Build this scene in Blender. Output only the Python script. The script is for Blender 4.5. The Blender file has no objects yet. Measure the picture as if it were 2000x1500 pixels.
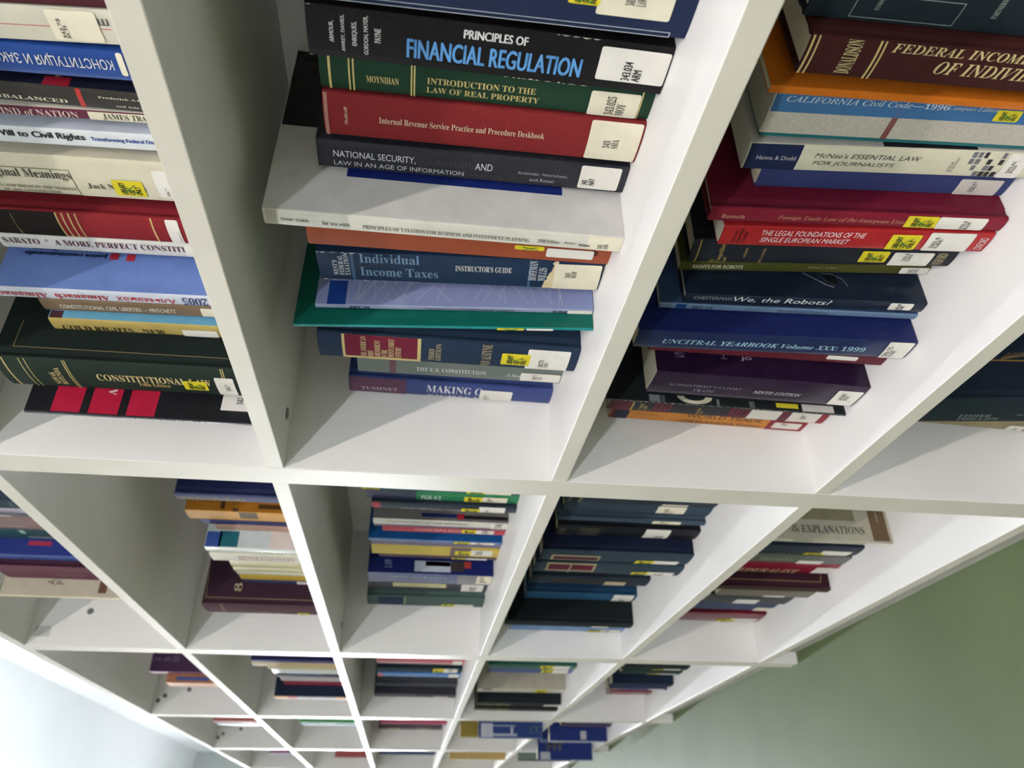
import bpy, bmesh, math, random
from mathutils import Matrix, Vector

# ------------------------------------------------------------------ camera, world, exposure
SC = bpy.context.scene
COL = SC.collection
rnd = random.Random(7)
RIGHT = Vector((0.123936, -0.003120, -0.992285))
DOWN = Vector((-0.515681, -0.854554, -0.061722))
FWD = Vector((-0.847769, 0.519352, -0.107519))
cam_d = bpy.data.cameras.new('camera')
cam = bpy.data.objects.new('camera', cam_d)
COL.objects.link(cam)
m = Matrix.Identity(4)
for i in range(3):
    m[i][0] = RIGHT[i]; m[i][1] = -DOWN[i]; m[i][2] = -FWD[i]
m.translation = Vector((0.85240, -0.38586, 0.16595))
cam.matrix_world = m
cam_d.sensor_fit = 'HORIZONTAL'; cam_d.sensor_width = 36.0
cam_d.lens = 36.0 * 1496.075 / 2000.0
cam_d.clip_start = 0.02
cam_d.dof.use_dof = True
cam_d.dof.focus_distance = 0.66
cam_d.dof.aperture_fstop = 9.0
SC.camera = cam

world = bpy.data.worlds.new('world'); SC.world = world
world.use_nodes = True
world.node_tree.nodes['Background'].inputs[0].default_value = (0.75, 0.86, 1.0, 1)
world.node_tree.nodes['Background'].inputs[1].default_value = 0.6
SC.view_settings.view_transform = 'Standard'
SC.view_settings.look = 'None'
SC.view_settings.gamma = 1.0
SC.view_settings.use_curve_mapping = False
SC.view_settings.exposure = -0.57
LAMP_NEAR = (1.0, 0.9, 0.835); LAMP_NEAR_POWER = 690.0
LAMP_FAR = (0.86, 0.92, 1.0); LAMP_FAR_POWER = 360.0
CEIL_FILL = (0.93, 0.94, 1.0); CEIL_FILL_POWER = 115.0  # upward fill added for the ceiling
DAYLIGHT = (0.86, 0.93, 1.0); DAYLIGHT_POWER = 330.0

# ------------------------------------------------------------------ materials
def lin(h):
    h = h.lstrip('#')
    o = []
    for k in (0, 2, 4):
        c = int(h[k:k+2], 16) / 255.0
        o.append(c / 12.92 if c <= 0.04045 else ((c + 0.055) / 1.055) ** 2.4)
    return tuple(o)

MATS = {}
FIN = {'g': (0.24, 0.16), 'm': (0.46, 0.14), 'c': (0.75, 0.08), 'p': (0.75, 0.15), 'i': (0.5, 0.2)}
def mat(hexc, fin='m', k=1.0):
    key = (hexc, fin)
    if key in MATS: return MATS[key]
    mt = bpy.data.materials.new('%s_%s' % ({'g': 'glossy_cover', 'm': 'matt_cover', 'c': 'book_cloth', 'p': 'paper', 'i': 'printing_ink'}[fin], hexc.lstrip('#')))
    mt.use_nodes = True
    nt = mt.node_tree; b = nt.nodes['Principled BSDF']
    rough, spec = FIN[fin]
    b.inputs['Roughness'].default_value = rough
    b.inputs['Specular IOR Level'].default_value = spec
    c = tuple(v * 0.73 for v in lin(hexc))
    tc = nt.nodes.new('ShaderNodeTexCoord')
    nz = nt.nodes.new('ShaderNodeTexNoise')
    nz.inputs['Scale'].default_value = 900.0 if fin == 'c' else 45.0
    nz.inputs['Detail'].default_value = 4.0
    rp = nt.nodes.new('ShaderNodeValToRGB')
    lo, hi = (0.84, 1.16) if fin == 'c' else (0.93, 1.06)
    rp.color_ramp.elements[0].position = 0.3; rp.color_ramp.elements[1].position = 0.7
    rp.color_ramp.elements[0].color = tuple(min(1, v * lo) for v in c) + (1,)
    rp.color_ramp.elements[1].color = tuple(min(1, v * hi + 0.002) for v in c) + (1,)
    nt.links.new(tc.outputs['Object'], nz.inputs['Vector'])
    nt.links.new(nz.outputs['Fac'], rp.inputs['Fac'])
    nt.links.new(rp.outputs['Color'], b.inputs['Base Color'])
    if fin == 'c':
        bp = nt.nodes.new('ShaderNodeBump'); bp.inputs['Strength'].default_value = 0.25; bp.inputs['Distance'].default_value = 0.0004
        nt.links.new(nz.outputs['Fac'], bp.inputs['Height']); nt.links.new(bp.outputs['Normal'], b.inputs['Normal'])
    if fin == 'g':
        b.inputs['Coat Weight'].default_value = 0.06; b.inputs['Coat Roughness'].default_value = 0.12
    MATS[key] = mt
    return mt

def surface(name, c1, c2, scale, rough, bump=0.0, spec=0.4, stretch=(1, 1, 1)):
    mt = bpy.data.materials.new(name); mt.use_nodes = True
    nt = mt.node_tree; b = nt.nodes['Principled BSDF']
    b.inputs['Roughness'].default_value = rough; b.inputs['Specular IOR Level'].default_value = spec
    tc = nt.nodes.new('ShaderNodeTexCoord'); mp = nt.nodes.new('ShaderNodeMapping'); mp.inputs['Scale'].default_value = stretch
    nz = nt.nodes.new('ShaderNodeTexNoise'); nz.inputs['Scale'].default_value = scale; nz.inputs['Detail'].default_value = 5.0
    rp = nt.nodes.new('ShaderNodeValToRGB')
    rp.color_ramp.elements[0].position = 0.32; rp.color_ramp.elements[1].position = 0.68
    rp.color_ramp.elements[0].color = c1 + (1,); rp.color_ramp.elements[1].color = c2 + (1,)
    nt.links.new(tc.outputs['Object'], mp.inputs['Vector']); nt.links.new(mp.outputs['Vector'], nz.inputs['Vector'])
    nt.links.new(nz.outputs['Fac'], rp.inputs['Fac']); nt.links.new(rp.outputs['Color'], b.inputs['Base Color'])
    if bump:
        bp = nt.nodes.new('ShaderNodeBump'); bp.inputs['Strength'].default_value = bump; bp.inputs['Distance'].default_value = 0.002
        nt.links.new(nz.outputs['Fac'], bp.inputs['Height']); nt.links.new(bp.outputs['Normal'], b.inputs['Normal'])
    return mt

def emitter(name, colour, power):
    mt = bpy.data.materials.new(name); mt.use_nodes = True
    nt = mt.node_tree; nt.nodes.remove(nt.nodes['Principled BSDF'])
    e = nt.nodes.new('ShaderNodeEmission'); e.inputs[0].default_value = colour + (1,); e.inputs[1].default_value = power
    nt.links.new(e.outputs[0], nt.nodes['Material Output'].inputs['Surface'])
    return mt

LAMINATE = surface('white_laminate', (0.74, 0.725, 0.70), (0.79, 0.775, 0.755), 6.0, 0.42, 0.0, 0.4)
EDGING = surface('cream_edge_banding', (0.465, 0.435, 0.36), (0.505, 0.475, 0.395), 9.0, 0.5, 0.0, 0.35, (1, 1, 1))
FLOORING = surface('green_floor_covering', (0.07, 0.095, 0.037), (0.092, 0.118, 0.05), 2.6, 0.6, 0.05, 0.2)
PLASTER = surface('pale_wall_paint', (0.60, 0.63, 0.65), (0.64, 0.67, 0.69), 1.5, 0.8, 0.02, 0.2)
CEILING = surface('white_ceiling_paint', (0.78, 0.81, 0.84), (0.82, 0.85, 0.88), 1.2, 0.85, 0.02, 0.2)
DARKWALL = surface('muted_tan_wall_paint', (0.56, 0.53, 0.50), (0.62, 0.59, 0.56), 1.5, 0.85, 0.02, 0.15)
GREYWALL = surface('grey_green_wall_paint', (0.36, 0.40, 0.39), (0.41, 0.45, 0.44), 1.5, 0.8, 0.02, 0.15)
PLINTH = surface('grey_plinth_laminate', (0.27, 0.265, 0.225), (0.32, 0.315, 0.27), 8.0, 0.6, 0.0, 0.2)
CAP = surface('grey_cam_cap', (0.10, 0.105, 0.10), (0.16, 0.165, 0.16), 60.0, 0.35, 0.0, 0.5)
METAL = surface('lamp_housing_paint', (0.75, 0.75, 0.75), (0.8, 0.8, 0.8), 8.0, 0.4)

# ------------------------------------------------------------------ mesh helpers
def link(name, me, parent=None, mats=()):
    for mt in mats: me.materials.append(mt)
    o = bpy.data.objects.new(name, me); COL.objects.link(o)
    if parent is not None: o.parent = parent
    return o

def bm_box(bm, lo, hi, bevel=0.0, mi=0):
    r = bmesh.ops.create_cube(bm, size=1.0)
    vs = r['verts']
    for v in vs:
        v.co = Vector([(lo[i] + hi[i]) / 2 + v.co[i] * (hi[i] - lo[i]) for i in range(3)])
    if bevel:
        es = list({e for v in vs for e in v.link_edges})
        bmesh.ops.bevel(bm, geom=es, offset=bevel, segments=2, affect='EDGES', profile=0.5)

def box_obj(name, lo, hi, mats, parent=None, bevel=0.0, front_edge=False):
    bm = bmesh.new(); bm_box(bm, lo, hi, bevel)
    if front_edge:
        for f in bm.faces:
            if f.normal.y < -0.5: f.material_index = 1
    me = bpy.data.meshes.new(name); bm.to_mesh(me); bm.free()
    return link(name, me, parent, mats)

def thing(name, label, cat, loc=(0, 0, 0), group=None):
    o = bpy.data.objects.new(name, None); COL.objects.link(o)
    o.empty_display_size = 0.05
    o.location = loc; o['label'] = label; o['category'] = cat
    if group: o['group'] = group
    return o

def struct(o):
    o['kind'] = 'structure'
    return o

# ------------------------------------------------------------------ the room
FLOOR_Z, CEIL_Z, BACK_Y, END_X = -0.771, 3.6, 1.016, -13.68
LAMP_Z = 2.42
FRONT_Y, NEAR_X = -4.6, 5.5
struct(box_obj('floor', (END_X - .2, FRONT_Y - .2, FLOOR_Z - .1), (NEAR_X + .2, BACK_Y + .2, FLOOR_Z), [FLOORING]))
struct(box_obj('ceiling', (END_X - .2, FRONT_Y - .2, CEIL_Z), (NEAR_X + .2, BACK_Y + .2, CEIL_Z + .1), [CEILING]))
struct(box_obj('wall_back', (END_X - .2, BACK_Y, FLOOR_Z), (NEAR_X + .2, BACK_Y + .2, CEIL_Z), [PLASTER]))
struct(box_obj('wall_front', (END_X - .2, FRONT_Y - .2, FLOOR_Z), (NEAR_X + .2, FRONT_Y, CEIL_Z), [DARKWALL]))
struct(box_obj('wall_right', (NEAR_X, FRONT_Y, FLOOR_Z), (NEAR_X + .2, BACK_Y, CEIL_Z), [DARKWALL]))
WY0, WY1, WZ0, WZ1 = -1.04, -0.74, 0.1, 3.0          # window opening in the end wall
bm = bmesh.new()
for lo, hi in (((END_X - .2, WY1, FLOOR_Z), (END_X, BACK_Y, CEIL_Z)), ((END_X - .2, FRONT_Y, FLOOR_Z), (END_X, WY0, CEIL_Z)),
               ((END_X - .2, WY0, FLOOR_Z), (END_X, WY1, WZ0)), ((END_X - .2, WY0, WZ1), (END_X, WY1, CEIL_Z))):
    bm_box(bm, lo, hi)
me = bpy.data.meshes.new('wall_left'); bm.to_mesh(me); bm.free()
struct(link('wall_left', me, None, [GREYWALL]))
bm = bmesh.new()
for lo, hi in (((END_X - .12, WY0, WZ0), (END_X - .06, WY0 + .04, WZ1)), ((END_X - .12, WY1 - .04, WZ0), (END_X - .06, WY1, WZ1)),
               ((END_X - .12, WY0 + .04, WZ0), (END_X - .06, WY1 - .04, WZ0 + .04)), ((END_X - .12, WY0 + .04, WZ1 - .04), (END_X - .06, WY1 - .04, WZ1))):
    bm_box(bm, lo, hi)
me = bpy.data.meshes.new('window_1'); bm.to_mesh(me); bm.free()
struct(link('window_1', me, None, [METAL]))
dl = bpy.data.lights.new('daylight', 'AREA'); dl.shape = 'RECTANGLE'; dl.size = WZ1 - WZ0; dl.size_y = WY1 - WY0
dl.spread = math.radians(40); dl.energy = DAYLIGHT_POWER; dl.color = DAYLIGHT
dlo = bpy.data.objects.new('daylight', dl); COL.objects.link(dlo)
dlo.location = (END_X - .16, (WY0 + WY1) / 2, (WZ0 + WZ1) / 2)
dlo.rotation_euler = (0, math.radians(-90), 0)

# ------------------------------------------------------------------ ceiling lamps
def ceiling_lamp(x, y, hw, tr, em, label, group):
    t = thing('ceiling_lamp', label, 'lamp', (x, y, LAMP_Z), group)
    box_obj('housing', (-.64, -hw - .03, -.045), (.64, hw + .03, -.001), [METAL], t, .004)
    box_obj('added_uplight_panel', (-.6, -hw - .025, .0005), (.6, hw + .025, .012), [EM_CEIL_FILL], t, .002)  # glowing top panel added to each lamp to brighten the ceiling
    for sx in (-.5, .5):
        box_obj('suspension_rod', (sx - .004, -.004, .0125), (sx + .004, .004, CEIL_Z - LAMP_Z - .0005), [METAL], t)
    bm = bmesh.new()
    bmesh.ops.create_cone(bm, cap_ends=True, segments=24, radius1=tr, radius2=tr, depth=1.2)
    me = bpy.data.meshes.new('tube'); bm.to_mesh(me); bm.free()
    for p in me.polygons: p.use_smooth = len(p.vertices) == 4
    o = link('tube', me, t, [em]); o.rotation_euler = (0, math.radians(90), 0); o.location = (0, 0, -.05 - tr)
    for sx in (-.61, .61):
        box_obj('tube_holder', (sx - .009, -tr, -.052 - 2 * tr), (sx + .009, tr, -.0455), [METAL], t, .002)
EM_NEAR = emitter('warm_tube_light', LAMP_NEAR, LAMP_NEAR_POWER)
EM_FAR = emitter('cool_tube_light', LAMP_FAR, LAMP_FAR_POWER)
EM_NEAR_DIM = emitter('warm_tube_light_dimmed', LAMP_NEAR, LAMP_NEAR_POWER * .75)
EM_FAR_DIM = emitter('cool_tube_light_dimmed', LAMP_FAR, LAMP_FAR_POWER * .75)
EM_CEIL_FILL = emitter('added_uplight_fill', CEIL_FILL, CEIL_FILL_POWER)
for x, em, w in ((2.1, EM_NEAR, 'nearest the camera end'), (-6.2, EM_NEAR_DIM, 'in the middle of the row'), (-10.4, EM_NEAR_DIM, 'added at the window end to brighten the far ceiling')):  # the window-end lamp is added to light the far ceiling
    ceiling_lamp(x, -1.17, .03, .018, em, 'slim warm hanging lamp in the row along the bookcase, ' + w, 'slim hanging lamps along the bookcase')
for x, em, w in ((2.5, EM_FAR, 'nearest the camera end'), (-6.2, EM_FAR_DIM, 'in the middle of the row'), (-10.4, EM_FAR_DIM, 'added at the window end to brighten the far ceiling')):  # last lamp of this row is likewise added for the far ceiling
    ceiling_lamp(x, -3.06, .07, .05, em, 'broad cool hanging lamp in the outer row, ' + w, 'broad hanging lamps in the outer row')

# ------------------------------------------------------------------ the bookcase
PITCH, TV, TH, DEPTH = 0.9997, 0.0453, 0.0198, 0.295
LEVELS = (1.02, 0.68, 0.34, 0.0, -0.34, -0.68)
VX = [PITCH, 0.0, -PITCH, -2 * PITCH - .0057, -3 * PITCH, -4 * PITCH, -5 * PITCH]      # near faces of the uprights
case = thing('bookcase', 'long white laminate bookcase of open compartments standing on the green floor', 'bookcase', (VX[-1], 0, FLOOR_Z))
OFF = Vector((VX[-1], 0, FLOOR_Z))
def cbox(name, lo, hi, mats, bevel=0.0, fe=False):
    return box_obj(name, [lo[i] - OFF[i] for i in range(3)], [hi[i] - OFF[i] for i in range(3)], mats, case, bevel, fe)
for x in VX:
    cbox('upright_panel', (x - TV, 0, FLOOR_Z), (x, DEPTH, LEVELS[0] + TH / 2), [LAMINATE, EDGING], .0009, True)
for i in range(len(VX) - 1):
    x1, x0 = VX[i] - TV, VX[i + 1]
    for z in LEVELS:
        cbox('shelf_board', (x0, 0.0002, z - TH / 2), (x1, DEPTH, z + TH / 2), [LAMINATE, EDGING], .0009, True)
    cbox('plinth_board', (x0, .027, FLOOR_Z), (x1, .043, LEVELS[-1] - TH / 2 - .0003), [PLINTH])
cbox('back_panel', (VX[-1] - TV, DEPTH, LEVELS[-1] - TH / 2), (VX[0], DEPTH + .006, LEVELS[0] + TH / 2), [LAMINATE])
def screw_cap(p, axis):
    bm = bmesh.new()
    bmesh.ops.create_cone(bm, cap_ends=True, segments=20, radius1=.0075, radius2=.0062, depth=.0016)
    me = bpy.data.meshes.new('screw_cap'); bm.to_mesh(me); bm.free()
    o = link('screw_cap', me, case, [CAP])
    o.location = Vector(p) - OFF
    if axis == 'x': o.rotation_euler = (0, math.radians(90), 0)
    else: o.rotation_euler = (math.radians(180), 0, 0)
for k, x in enumerate(VX[1:5]):
    screw_cap((x + .0365, .054, .34 - TH / 2 - .0007), 'z')
screw_cap((-PITCH + .0006, .0775, .894), 'x')
for x in (-2 * PITCH - .0057, -3 * PITCH):
    for y, z in ((.043, .998), (.058, .979), (.079, .905)):
        screw_cap((x + .0006, y, z), 'x')
box = cbox('paper_sticker', (-PITCH, .02, .966), (-PITCH + .0004, .043, 1.0), [mat('#d4d4d0', 'p')])

SHELVES=[
 ('books on the tax and finance shelf',0.0099,[
  ('navy hardcover with thin white border lines, at the near end above the black regulation book','h','#1f2a44',None,'#cfc4a8','c',0.6047,0.5497,0.0787,0.262,0.18,0.0,[
   ('line','s','#aeb3bb',0.0293,0.251,0.0504,0.0546,1),
   ('Y','s',0.1789,0.1995,0.0276,0.0366),
   ('L','s','#e6dfc6',0.198,0.247,0.0237,0.0423,'340.9\nLAW','rb',0.2154,0.229,0.0277,0.0335),
  ]),
  ('thick black book lettered PRINCIPLES OF FINANCIAL REGULATION in white and blue','p','#121012',None,'#d8d2c0','m',0.5361,0.4972,0.0891,0.2526,0.1718,-0.0125,[
   ('worn','s','f',0.1364,0.2005),
   ('worn','s','n',0.169,0.2005),
   ('worn','s','n',0.0006,0.0043),
   ('worn','s','f',0.0006,0.0058),
   ('t','s','PRINCIPLES OF','sb','d','#e8e6e2',0.1057,0.1502,0.005,0.0116,2),
   ('t','s','FINANCIAL REGULATION','sb','d','#62a0dc',0.0674,0.1905,0.0164,0.0318,2),
   ('t','s','ARMOUR,','sb','a','#d9d6d2',0.015,0.0184,0.0102,0.0262,2),
   ('t','s','AWREY, DAVIES,','sb','a','#d9d6d2',0.0229,0.0258,0.0051,0.0327,2),
   ('t','s','ENRIQUES,','sb','a','#d9d6d2',0.0302,0.034,0.0091,0.0273,2),
   ('t','s','GORDON, MAYER,','sb','a','#d9d6d2',0.0381,0.0416,0.004,0.0335,2),
   ('t','s','PAYNE','sb','a','#d9d6d2',0.0454,0.0498,0.0121,0.023,2),
   ('L','s','#e9e5da',0.2016,0.2516,0.0045,0.0309,'343.034\nARM','sb',0.22,0.2338,0.0138,0.0295),
  ]),
  ('dark green cloth book lettered INTRODUCTION TO THE LAW OF REAL PROPERTY with gold lines','h','#1f3a2a',None,'#cfc4a8','c',0.4962,0.4648,0.1006,0.2491,0.1694,0.0,[
   ('r','s','#cdb878',0.0063,0.0081,0.0002,0.0312,1),
   ('r','s','#cdb878',0.0208,0.022,0.0002,0.0312,1),
   ('r','s','#cdb878',0.0238,0.025,0.0002,0.0312,1),
   ('r','s','#cdb878',0.0661,0.0672,0.0002,0.0312,1),
   ('r','s','#cdb878',0.0682,0.0694,0.0002,0.0312,1),
   ('r','s','#cdb878',0.2395,0.2406,0.0002,0.0312,1),
   ('t','s','MOYNIHAN','rb','d','#cdb878',0.0336,0.0574,0.0155,0.0213,2),
   ('t','s','INTRODUCTION TO THE','rb','d','#cdb878',0.078,0.1592,0.012,0.0174,2),
   ('t','s','LAW OF REAL PROPERTY','rb','d','#cdb878',0.0778,0.1627,0.02,0.0254,2),
   ('L','s','#e6dfc6',0.2007,0.2391,0.0082,0.031,'343.025\nMOY','rb',0.2138,0.2288,0.0116,0.0289),
  ]),
  ('dark red cloth book lettered Internal Revenue Service Practice and Procedure Deskbook','h','#7c2628',None,'#cfc4a8','c',0.4643,0.4243,0.0965,0.2485,0.169,0.0,[
   ('t','s','Internal Revenue Service Practice and Procedure Deskbook','r','d','#dcc4a4',0.042,0.1708,0.0165,0.0223,2),
   ('t','s','Shafiroff','r','a','#dcc4a4',0.0156,0.0181,0.0099,0.0264,2),
   ('r','s','#a87a6c',0.0008,0.0035,0.0002,0.0398,1),
   ('L','s','#e6dfc6',0.2056,0.2469,0.0004,0.0384,'343\nSHA','rb',0.2181,0.2304,0.0156,0.0248),
  ]),
  ('charcoal glossy book lettered NATIONAL SECURITY, LAW IN AN AGE OF INFORMATION','p','#2b2c32',None,'#d8d2c0','g',0.4152,0.3861,0.1007,0.258,0.1754,0.0,[
   ('t','s','NATIONAL SECURITY,','s','d','#d6d6d8',0.0132,0.0799,0.0094,0.0171,2),
   ('t','s','AND','s','d','#d6d6d8',0.1291,0.1436,0.0095,0.0169,2),
   ('t','s','JOURNALISM,','s','d','#3a3b40',0.0831,0.127,0.0097,0.0174,2),
   ('t','s','LAW IN AN AGE OF INFORMATION','s','d','#c8c8ca',0.0131,0.1202,0.0202,0.0252,2),
   ('t','s','WARFARE','s','d','#3a3b40',0.1224,0.1531,0.0205,0.0249,2),
   ('t','s','Ambinder, Henrichsen,','s','d','#a9a9ad',0.165,0.2077,0.0138,0.0174,2),
   ('t','s','and Rosati','s','d','#a9a9ad',0.1761,0.1969,0.0202,0.024,2),
   ('L','s','#e9e5da',0.2175,0.2519,0.0015,0.0265,'343\nNAT','sb',0.2202,0.231,0.0143,0.022),
  ]),
  ('tall white study guide jutting out of the row, with navy and black cover panels','p','#dcd9cc','#d6d4d0','#d8d2c0','g',0.3807,0.3628,0.0535,0.2974,0.2022,0.0,[
   ('r','s','#c4c1b0',0.0024,0.0105,0.0009,0.0155,1),
   ('t','s','Study Guide','r','d','#55544e',0.0138,0.0365,0.0079,0.0123,2),
   ('t','s','for use with','r','d','#55544e',0.0467,0.0685,0.0082,0.0128,2),
   ('t','s','PRINCIPLES OF TAXATION FOR BUSINESS AND INVESTMENT PLANNING','r','d','#55544e',0.0793,0.218,0.0091,0.0137,2),
   ('t','s','2000 Edition','r','d','#55544e',0.2248,0.2435,0.0083,0.0127,2),
   ('t','s','Jones','r','d','#55544e',0.2476,0.2571,0.0086,0.0121,2),
   ('t','s','McGraw','sb','d','#30302e',0.2603,0.2701,0.0101,0.0131,2),
   ('r','s','#e8e2c8',0.2674,0.2964,0.0004,0.0164,1),
   ('t','s','343\nJON','rb','a','#40403c',0.2765,0.2862,0.0082,0.0148,2),
   ('r','c','#1b2a6e',0.0623,0.2456,0.0431,0.0606,1),
   ('r','c','#202022',0.001,0.0409,0.0986,0.1996,1),
  ]),
  ('rust orange thin book between the white study guide and the blue tax guide','p','#96482a',None,'#cfc4a8','m',0.3479,0.322,0.0739,0.2695,0.1833,0.0139,[
   ('Y','s',0.1822,0.2087,0.0064,0.0118),
   ('L','s','#e9e5da',0.2112,0.2541,0.0076,0.0193,'','sb',0,0,0,0),
   ('t','s','W','sb','a','#2b1a14',0.2522,0.2579,0.0071,0.0143,2),
  ]),
  ('worn dark blue book lettered Individual Income Taxes with a torn spine end','p','#1a2e48',None,'#d6ccb0','m',0.3215,0.2821,0.0761,0.2634,0.1791,0.0557,[
   ('worn','s','n',0.0006,0.0395),
   ('worn','s','f',0.0021,0.0923),
   ('r','s','#3f5c78',0.0301,0.0331,0.0002,0.0392,1),
   ('r','s','#3f5c78',0.1948,0.1971,0.0002,0.0392,1),
   ('t','s','Individual','rb','d','#6d8aa6',0.0385,0.0933,0.0006,0.0124,2),
   ('t','s','Income Taxes','rb','d','#6d8aa6',0.0381,0.1103,0.0183,0.031,2),
   ('t','s',"INSTRUCTOR'S GUIDE",'rb','d','#dcdcd6',0.1263,0.1788,0.0108,0.0186,2),
   ('t','s',"WEST'S\nFEDERAL\nTAXATION",'r','a','#d2d6d8',0.0133,0.0288,0.0006,0.0315,2),
   ('t','s','HOFFMAN\nWILLIS','r','a','#d2d6d8',0.1949,0.2115,0.0006,0.028,2),
   ('torn','s','#d9c9a0',0.2067,0.2216,0.0002,0.0392,1),
   ('L','s','#e6dfc6',0.2187,0.2624,0.003,0.039,'343\nHOF','rb',0.2292,0.2396,0.0117,0.0213),
  ]),
  ('lilac blue paperback with white scribbles lettered Competition Law and Regional Economic Integration','p','#98a0bc','#8d97c2','#d8d2c0','g',0.2634,0.2577,0.0651,0.2703,0.1838,0.0821,[
   ('r','c','#1f3f8c',0.0111,0.0288,0.0004,0.0293,1),
   ('SCR','c','#c9cde0',0.0386,0.2402,0.0057,0.0302,1),
   ('t','s','NO  36','sb','d','#2b3a63',0.033,0.0525,0.0008,0.0048,2),
   ('t','s','Competition Law and Regional Economic Integration','rb','d','#4a5168',0.1059,0.1931,0.0008,0.0048,2),
   ('t','s','The World','sb','d','#3a4158',0.2301,0.2449,0.0008,0.0048,2),
   ('L','s','#e9e5da',0.2448,0.2693,0.0002,0.0054,'','sb',0,0,0,0),
  ]),
  ('thin tall teal green book below the lilac paperback','p','#15827f','#0f5f52','#cfc4a8','g',0.2572,0.2537,0.0474,0.2906,0.1976,0.094,[
   ('Y','s',0.1966,0.2233,0.0001,0.0034),
   ('L','s','#e9e5da',0.2253,0.2517,0.0001,0.0034,'','sb',0,0,0,0),
  ]),
  ('thick navy hardcover with a red title panel framed in gold','h','#223247',None,'#cfc4a8','c',0.2011,0.1569,0.0609,0.2716,0.1847,0.0,[
   ('r','s','#cbb67c',0.0244,0.1052,0.0004,0.0431,1),
   ('r','s','#6c1f33',0.0272,0.1016,0.0004,0.0379,2),
   ('t','s','THE AMERICAN\nFIRST\nAMENDMENT\nIN THE\nTWENTY-FIRST\nCENTURY','r','a','#d9c791',0.0431,0.0848,0.0014,0.0367,3),
   ('t','s','THIRD\nEDITION','r','a','#b9aa80',0.1136,0.1264,0.0055,0.0365,2),
   ('t','s','VAN ALSTYNE','r','a','#b9aa80',0.1687,0.179,0.0019,0.0408,2),
   ('Y','s',0.19,0.2205,0.0131,0.035),
   ('L','s','#e9e5da',0.217,0.2621,0.0044,0.0416,'342.73\nVAN','rb',0.2303,0.2412,0.0209,0.0358),
  ]),
  ('slim grey green book lettered THE U.S. CONSTITUTION with a white label','p','#6e7770',None,'#cfc4a8','m',0.11,0.0753,0.0949,0.2392,0.1627,0.0,[
   ('r','s','#6a4a50',0.0364,0.0439,0.0002,0.0345,1),
   ('t','s','THE U.S. CONSTITUTION','r','d','#e2e4de',0.0675,0.1496,0.0159,0.0242,2),
   ('t','s','A Reader','ri','d','#d2d6d0',0.1728,0.1977,0.0177,0.0249,2),
   ('L','s','#e9e5da',0.1903,0.238,0.0138,0.0314,'342.73\nUSC','rb',0.2049,0.2162,0.0166,0.0264),
  ]),
  ('purple and blue book lettered MAKING at the far end of its row','h','#39477c',None,'#cfc4a8','m',0.0363,0.0017,0.1086,0.2539,0.1724,-0.0183,[
   ('r','s','#5c3a50',0.0006,0.0702,0.0002,0.0344,1),
   ('t','s','TUSHNET','r','d','#c9b9c4',0.0149,0.0598,0.018,0.0258,2),
   ('t','s','MAKING C','r','d','#e4e4ea',0.0957,0.1645,0.0059,0.0216,2),
   ('t','s','RIGHTS IN','r','d','#d4d4dc',0.0968,0.1712,0.0268,0.034,2),
   ('L','s','#e9e5da',0.1628,0.2038,0.0086,0.0329,'342.73\nTUS','rb',0.1686,0.176,0.02,0.0315),
  ]),
 ]),
 ('books on the constitutional law shelf',0.3499,[
  ('dark maroon book at the near end, above the cream book with a thin red line','h','#4a2226',None,'#cfc4a8','c',0.5289,0.4989,0.122,0.235,0.159,0.0631,[
  ]),
  ('glossy cream book with a thin red line and a large label, under the maroon one','p','#cfcbb8',None,'#cfc4a8','g',0.4973,0.4697,0.122,0.235,0.159,0.0578,[
   ('lineh','s','#c06a5e',0.0389,0.1764,0.0141,0.0148,1),
   ('t','s','ITI','sb','u','#5a5a54',0.169,0.1761,0.0061,0.0114,2),
   ('L','s','#e6dfc6',0.134,0.1686,0.0013,0.0253,'342.73\nSCH','rb',0.14,0.1454,0.0075,0.0233),
  ]),
  ('royal blue book with white Cyrillic lettering upside down','p','#24468a',None,'#cfc4a8','g',0.4621,0.4367,0.122,0.225,0.153,0.0258,[
   ('t','s','КОНСТИТУЦИЯ И ЗАКОНОДАТЕЛЬСТВО','s','u','#dfe0dc',0.0088,0.1582,0.0054,0.0159,2),
   ('L','s','#e6dfc6',0.1624,0.1671,0.0004,0.0202,'','sb',0,0,0,0),
  ]),
  ('worn black book with a red stripe, lettered UNBALANCED','j','#33302c','#15182a','#cfc4a8','m',0.4243,0.4063,0.122,0.24,0.159,0.0073,[
   ('t','s','UNBALANCED','rb','d','#e2d8bc',0.0649,0.1269,0.011,0.0147,2),
   ('r','s','#b23b38',0.1358,0.1397,0.0002,0.0178,1),
   ('t','s','Frederick A.O.C.','rb','d','#d8d0ba',0.1519,0.1919,0.005,0.0069,2),
   ('t','s','and Aziz Z. Huq','rb','d','#d8d0ba',0.1634,0.1965,0.0122,0.0148,2),
   ('r','c','#8c1c2e',0.1115,0.1313,0.0004,0.0109,1),
   ('t','c','F','rb','d','#d8c890',0.1184,0.1236,0.0103,0.012,2),
  ]),
  ('narrow book with maroon and cream spine lettered NATION','j','#5c2638','#e4dfcd','#cfc4a8','m',0.4059,0.3973,0.122,0.23,0.1564,0.0397,[
   ('r','s','#ded8bc',0.1283,0.1918,0.0004,0.0082,1),
   ('t','s','MIND of NATION','r','d','#d9c3b8',0.0524,0.1201,0.0012,0.0074,2),
   ('t','s','JAMES TRAUB','r','d','#3c3830',0.1394,0.1822,0.0012,0.0074,2),
  ]),
  ('white book lettered Will to Civil Rights in bold black','p','#dde2e2','#c4cad8','#cfc4a8','g',0.3849,0.3677,0.122,0.235,0.159,0.0387,[
   ('t','s','From Good Will to Civil Rights','sb','d','#26262a',0.003,0.1228,0.0031,0.0112,2),
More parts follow.
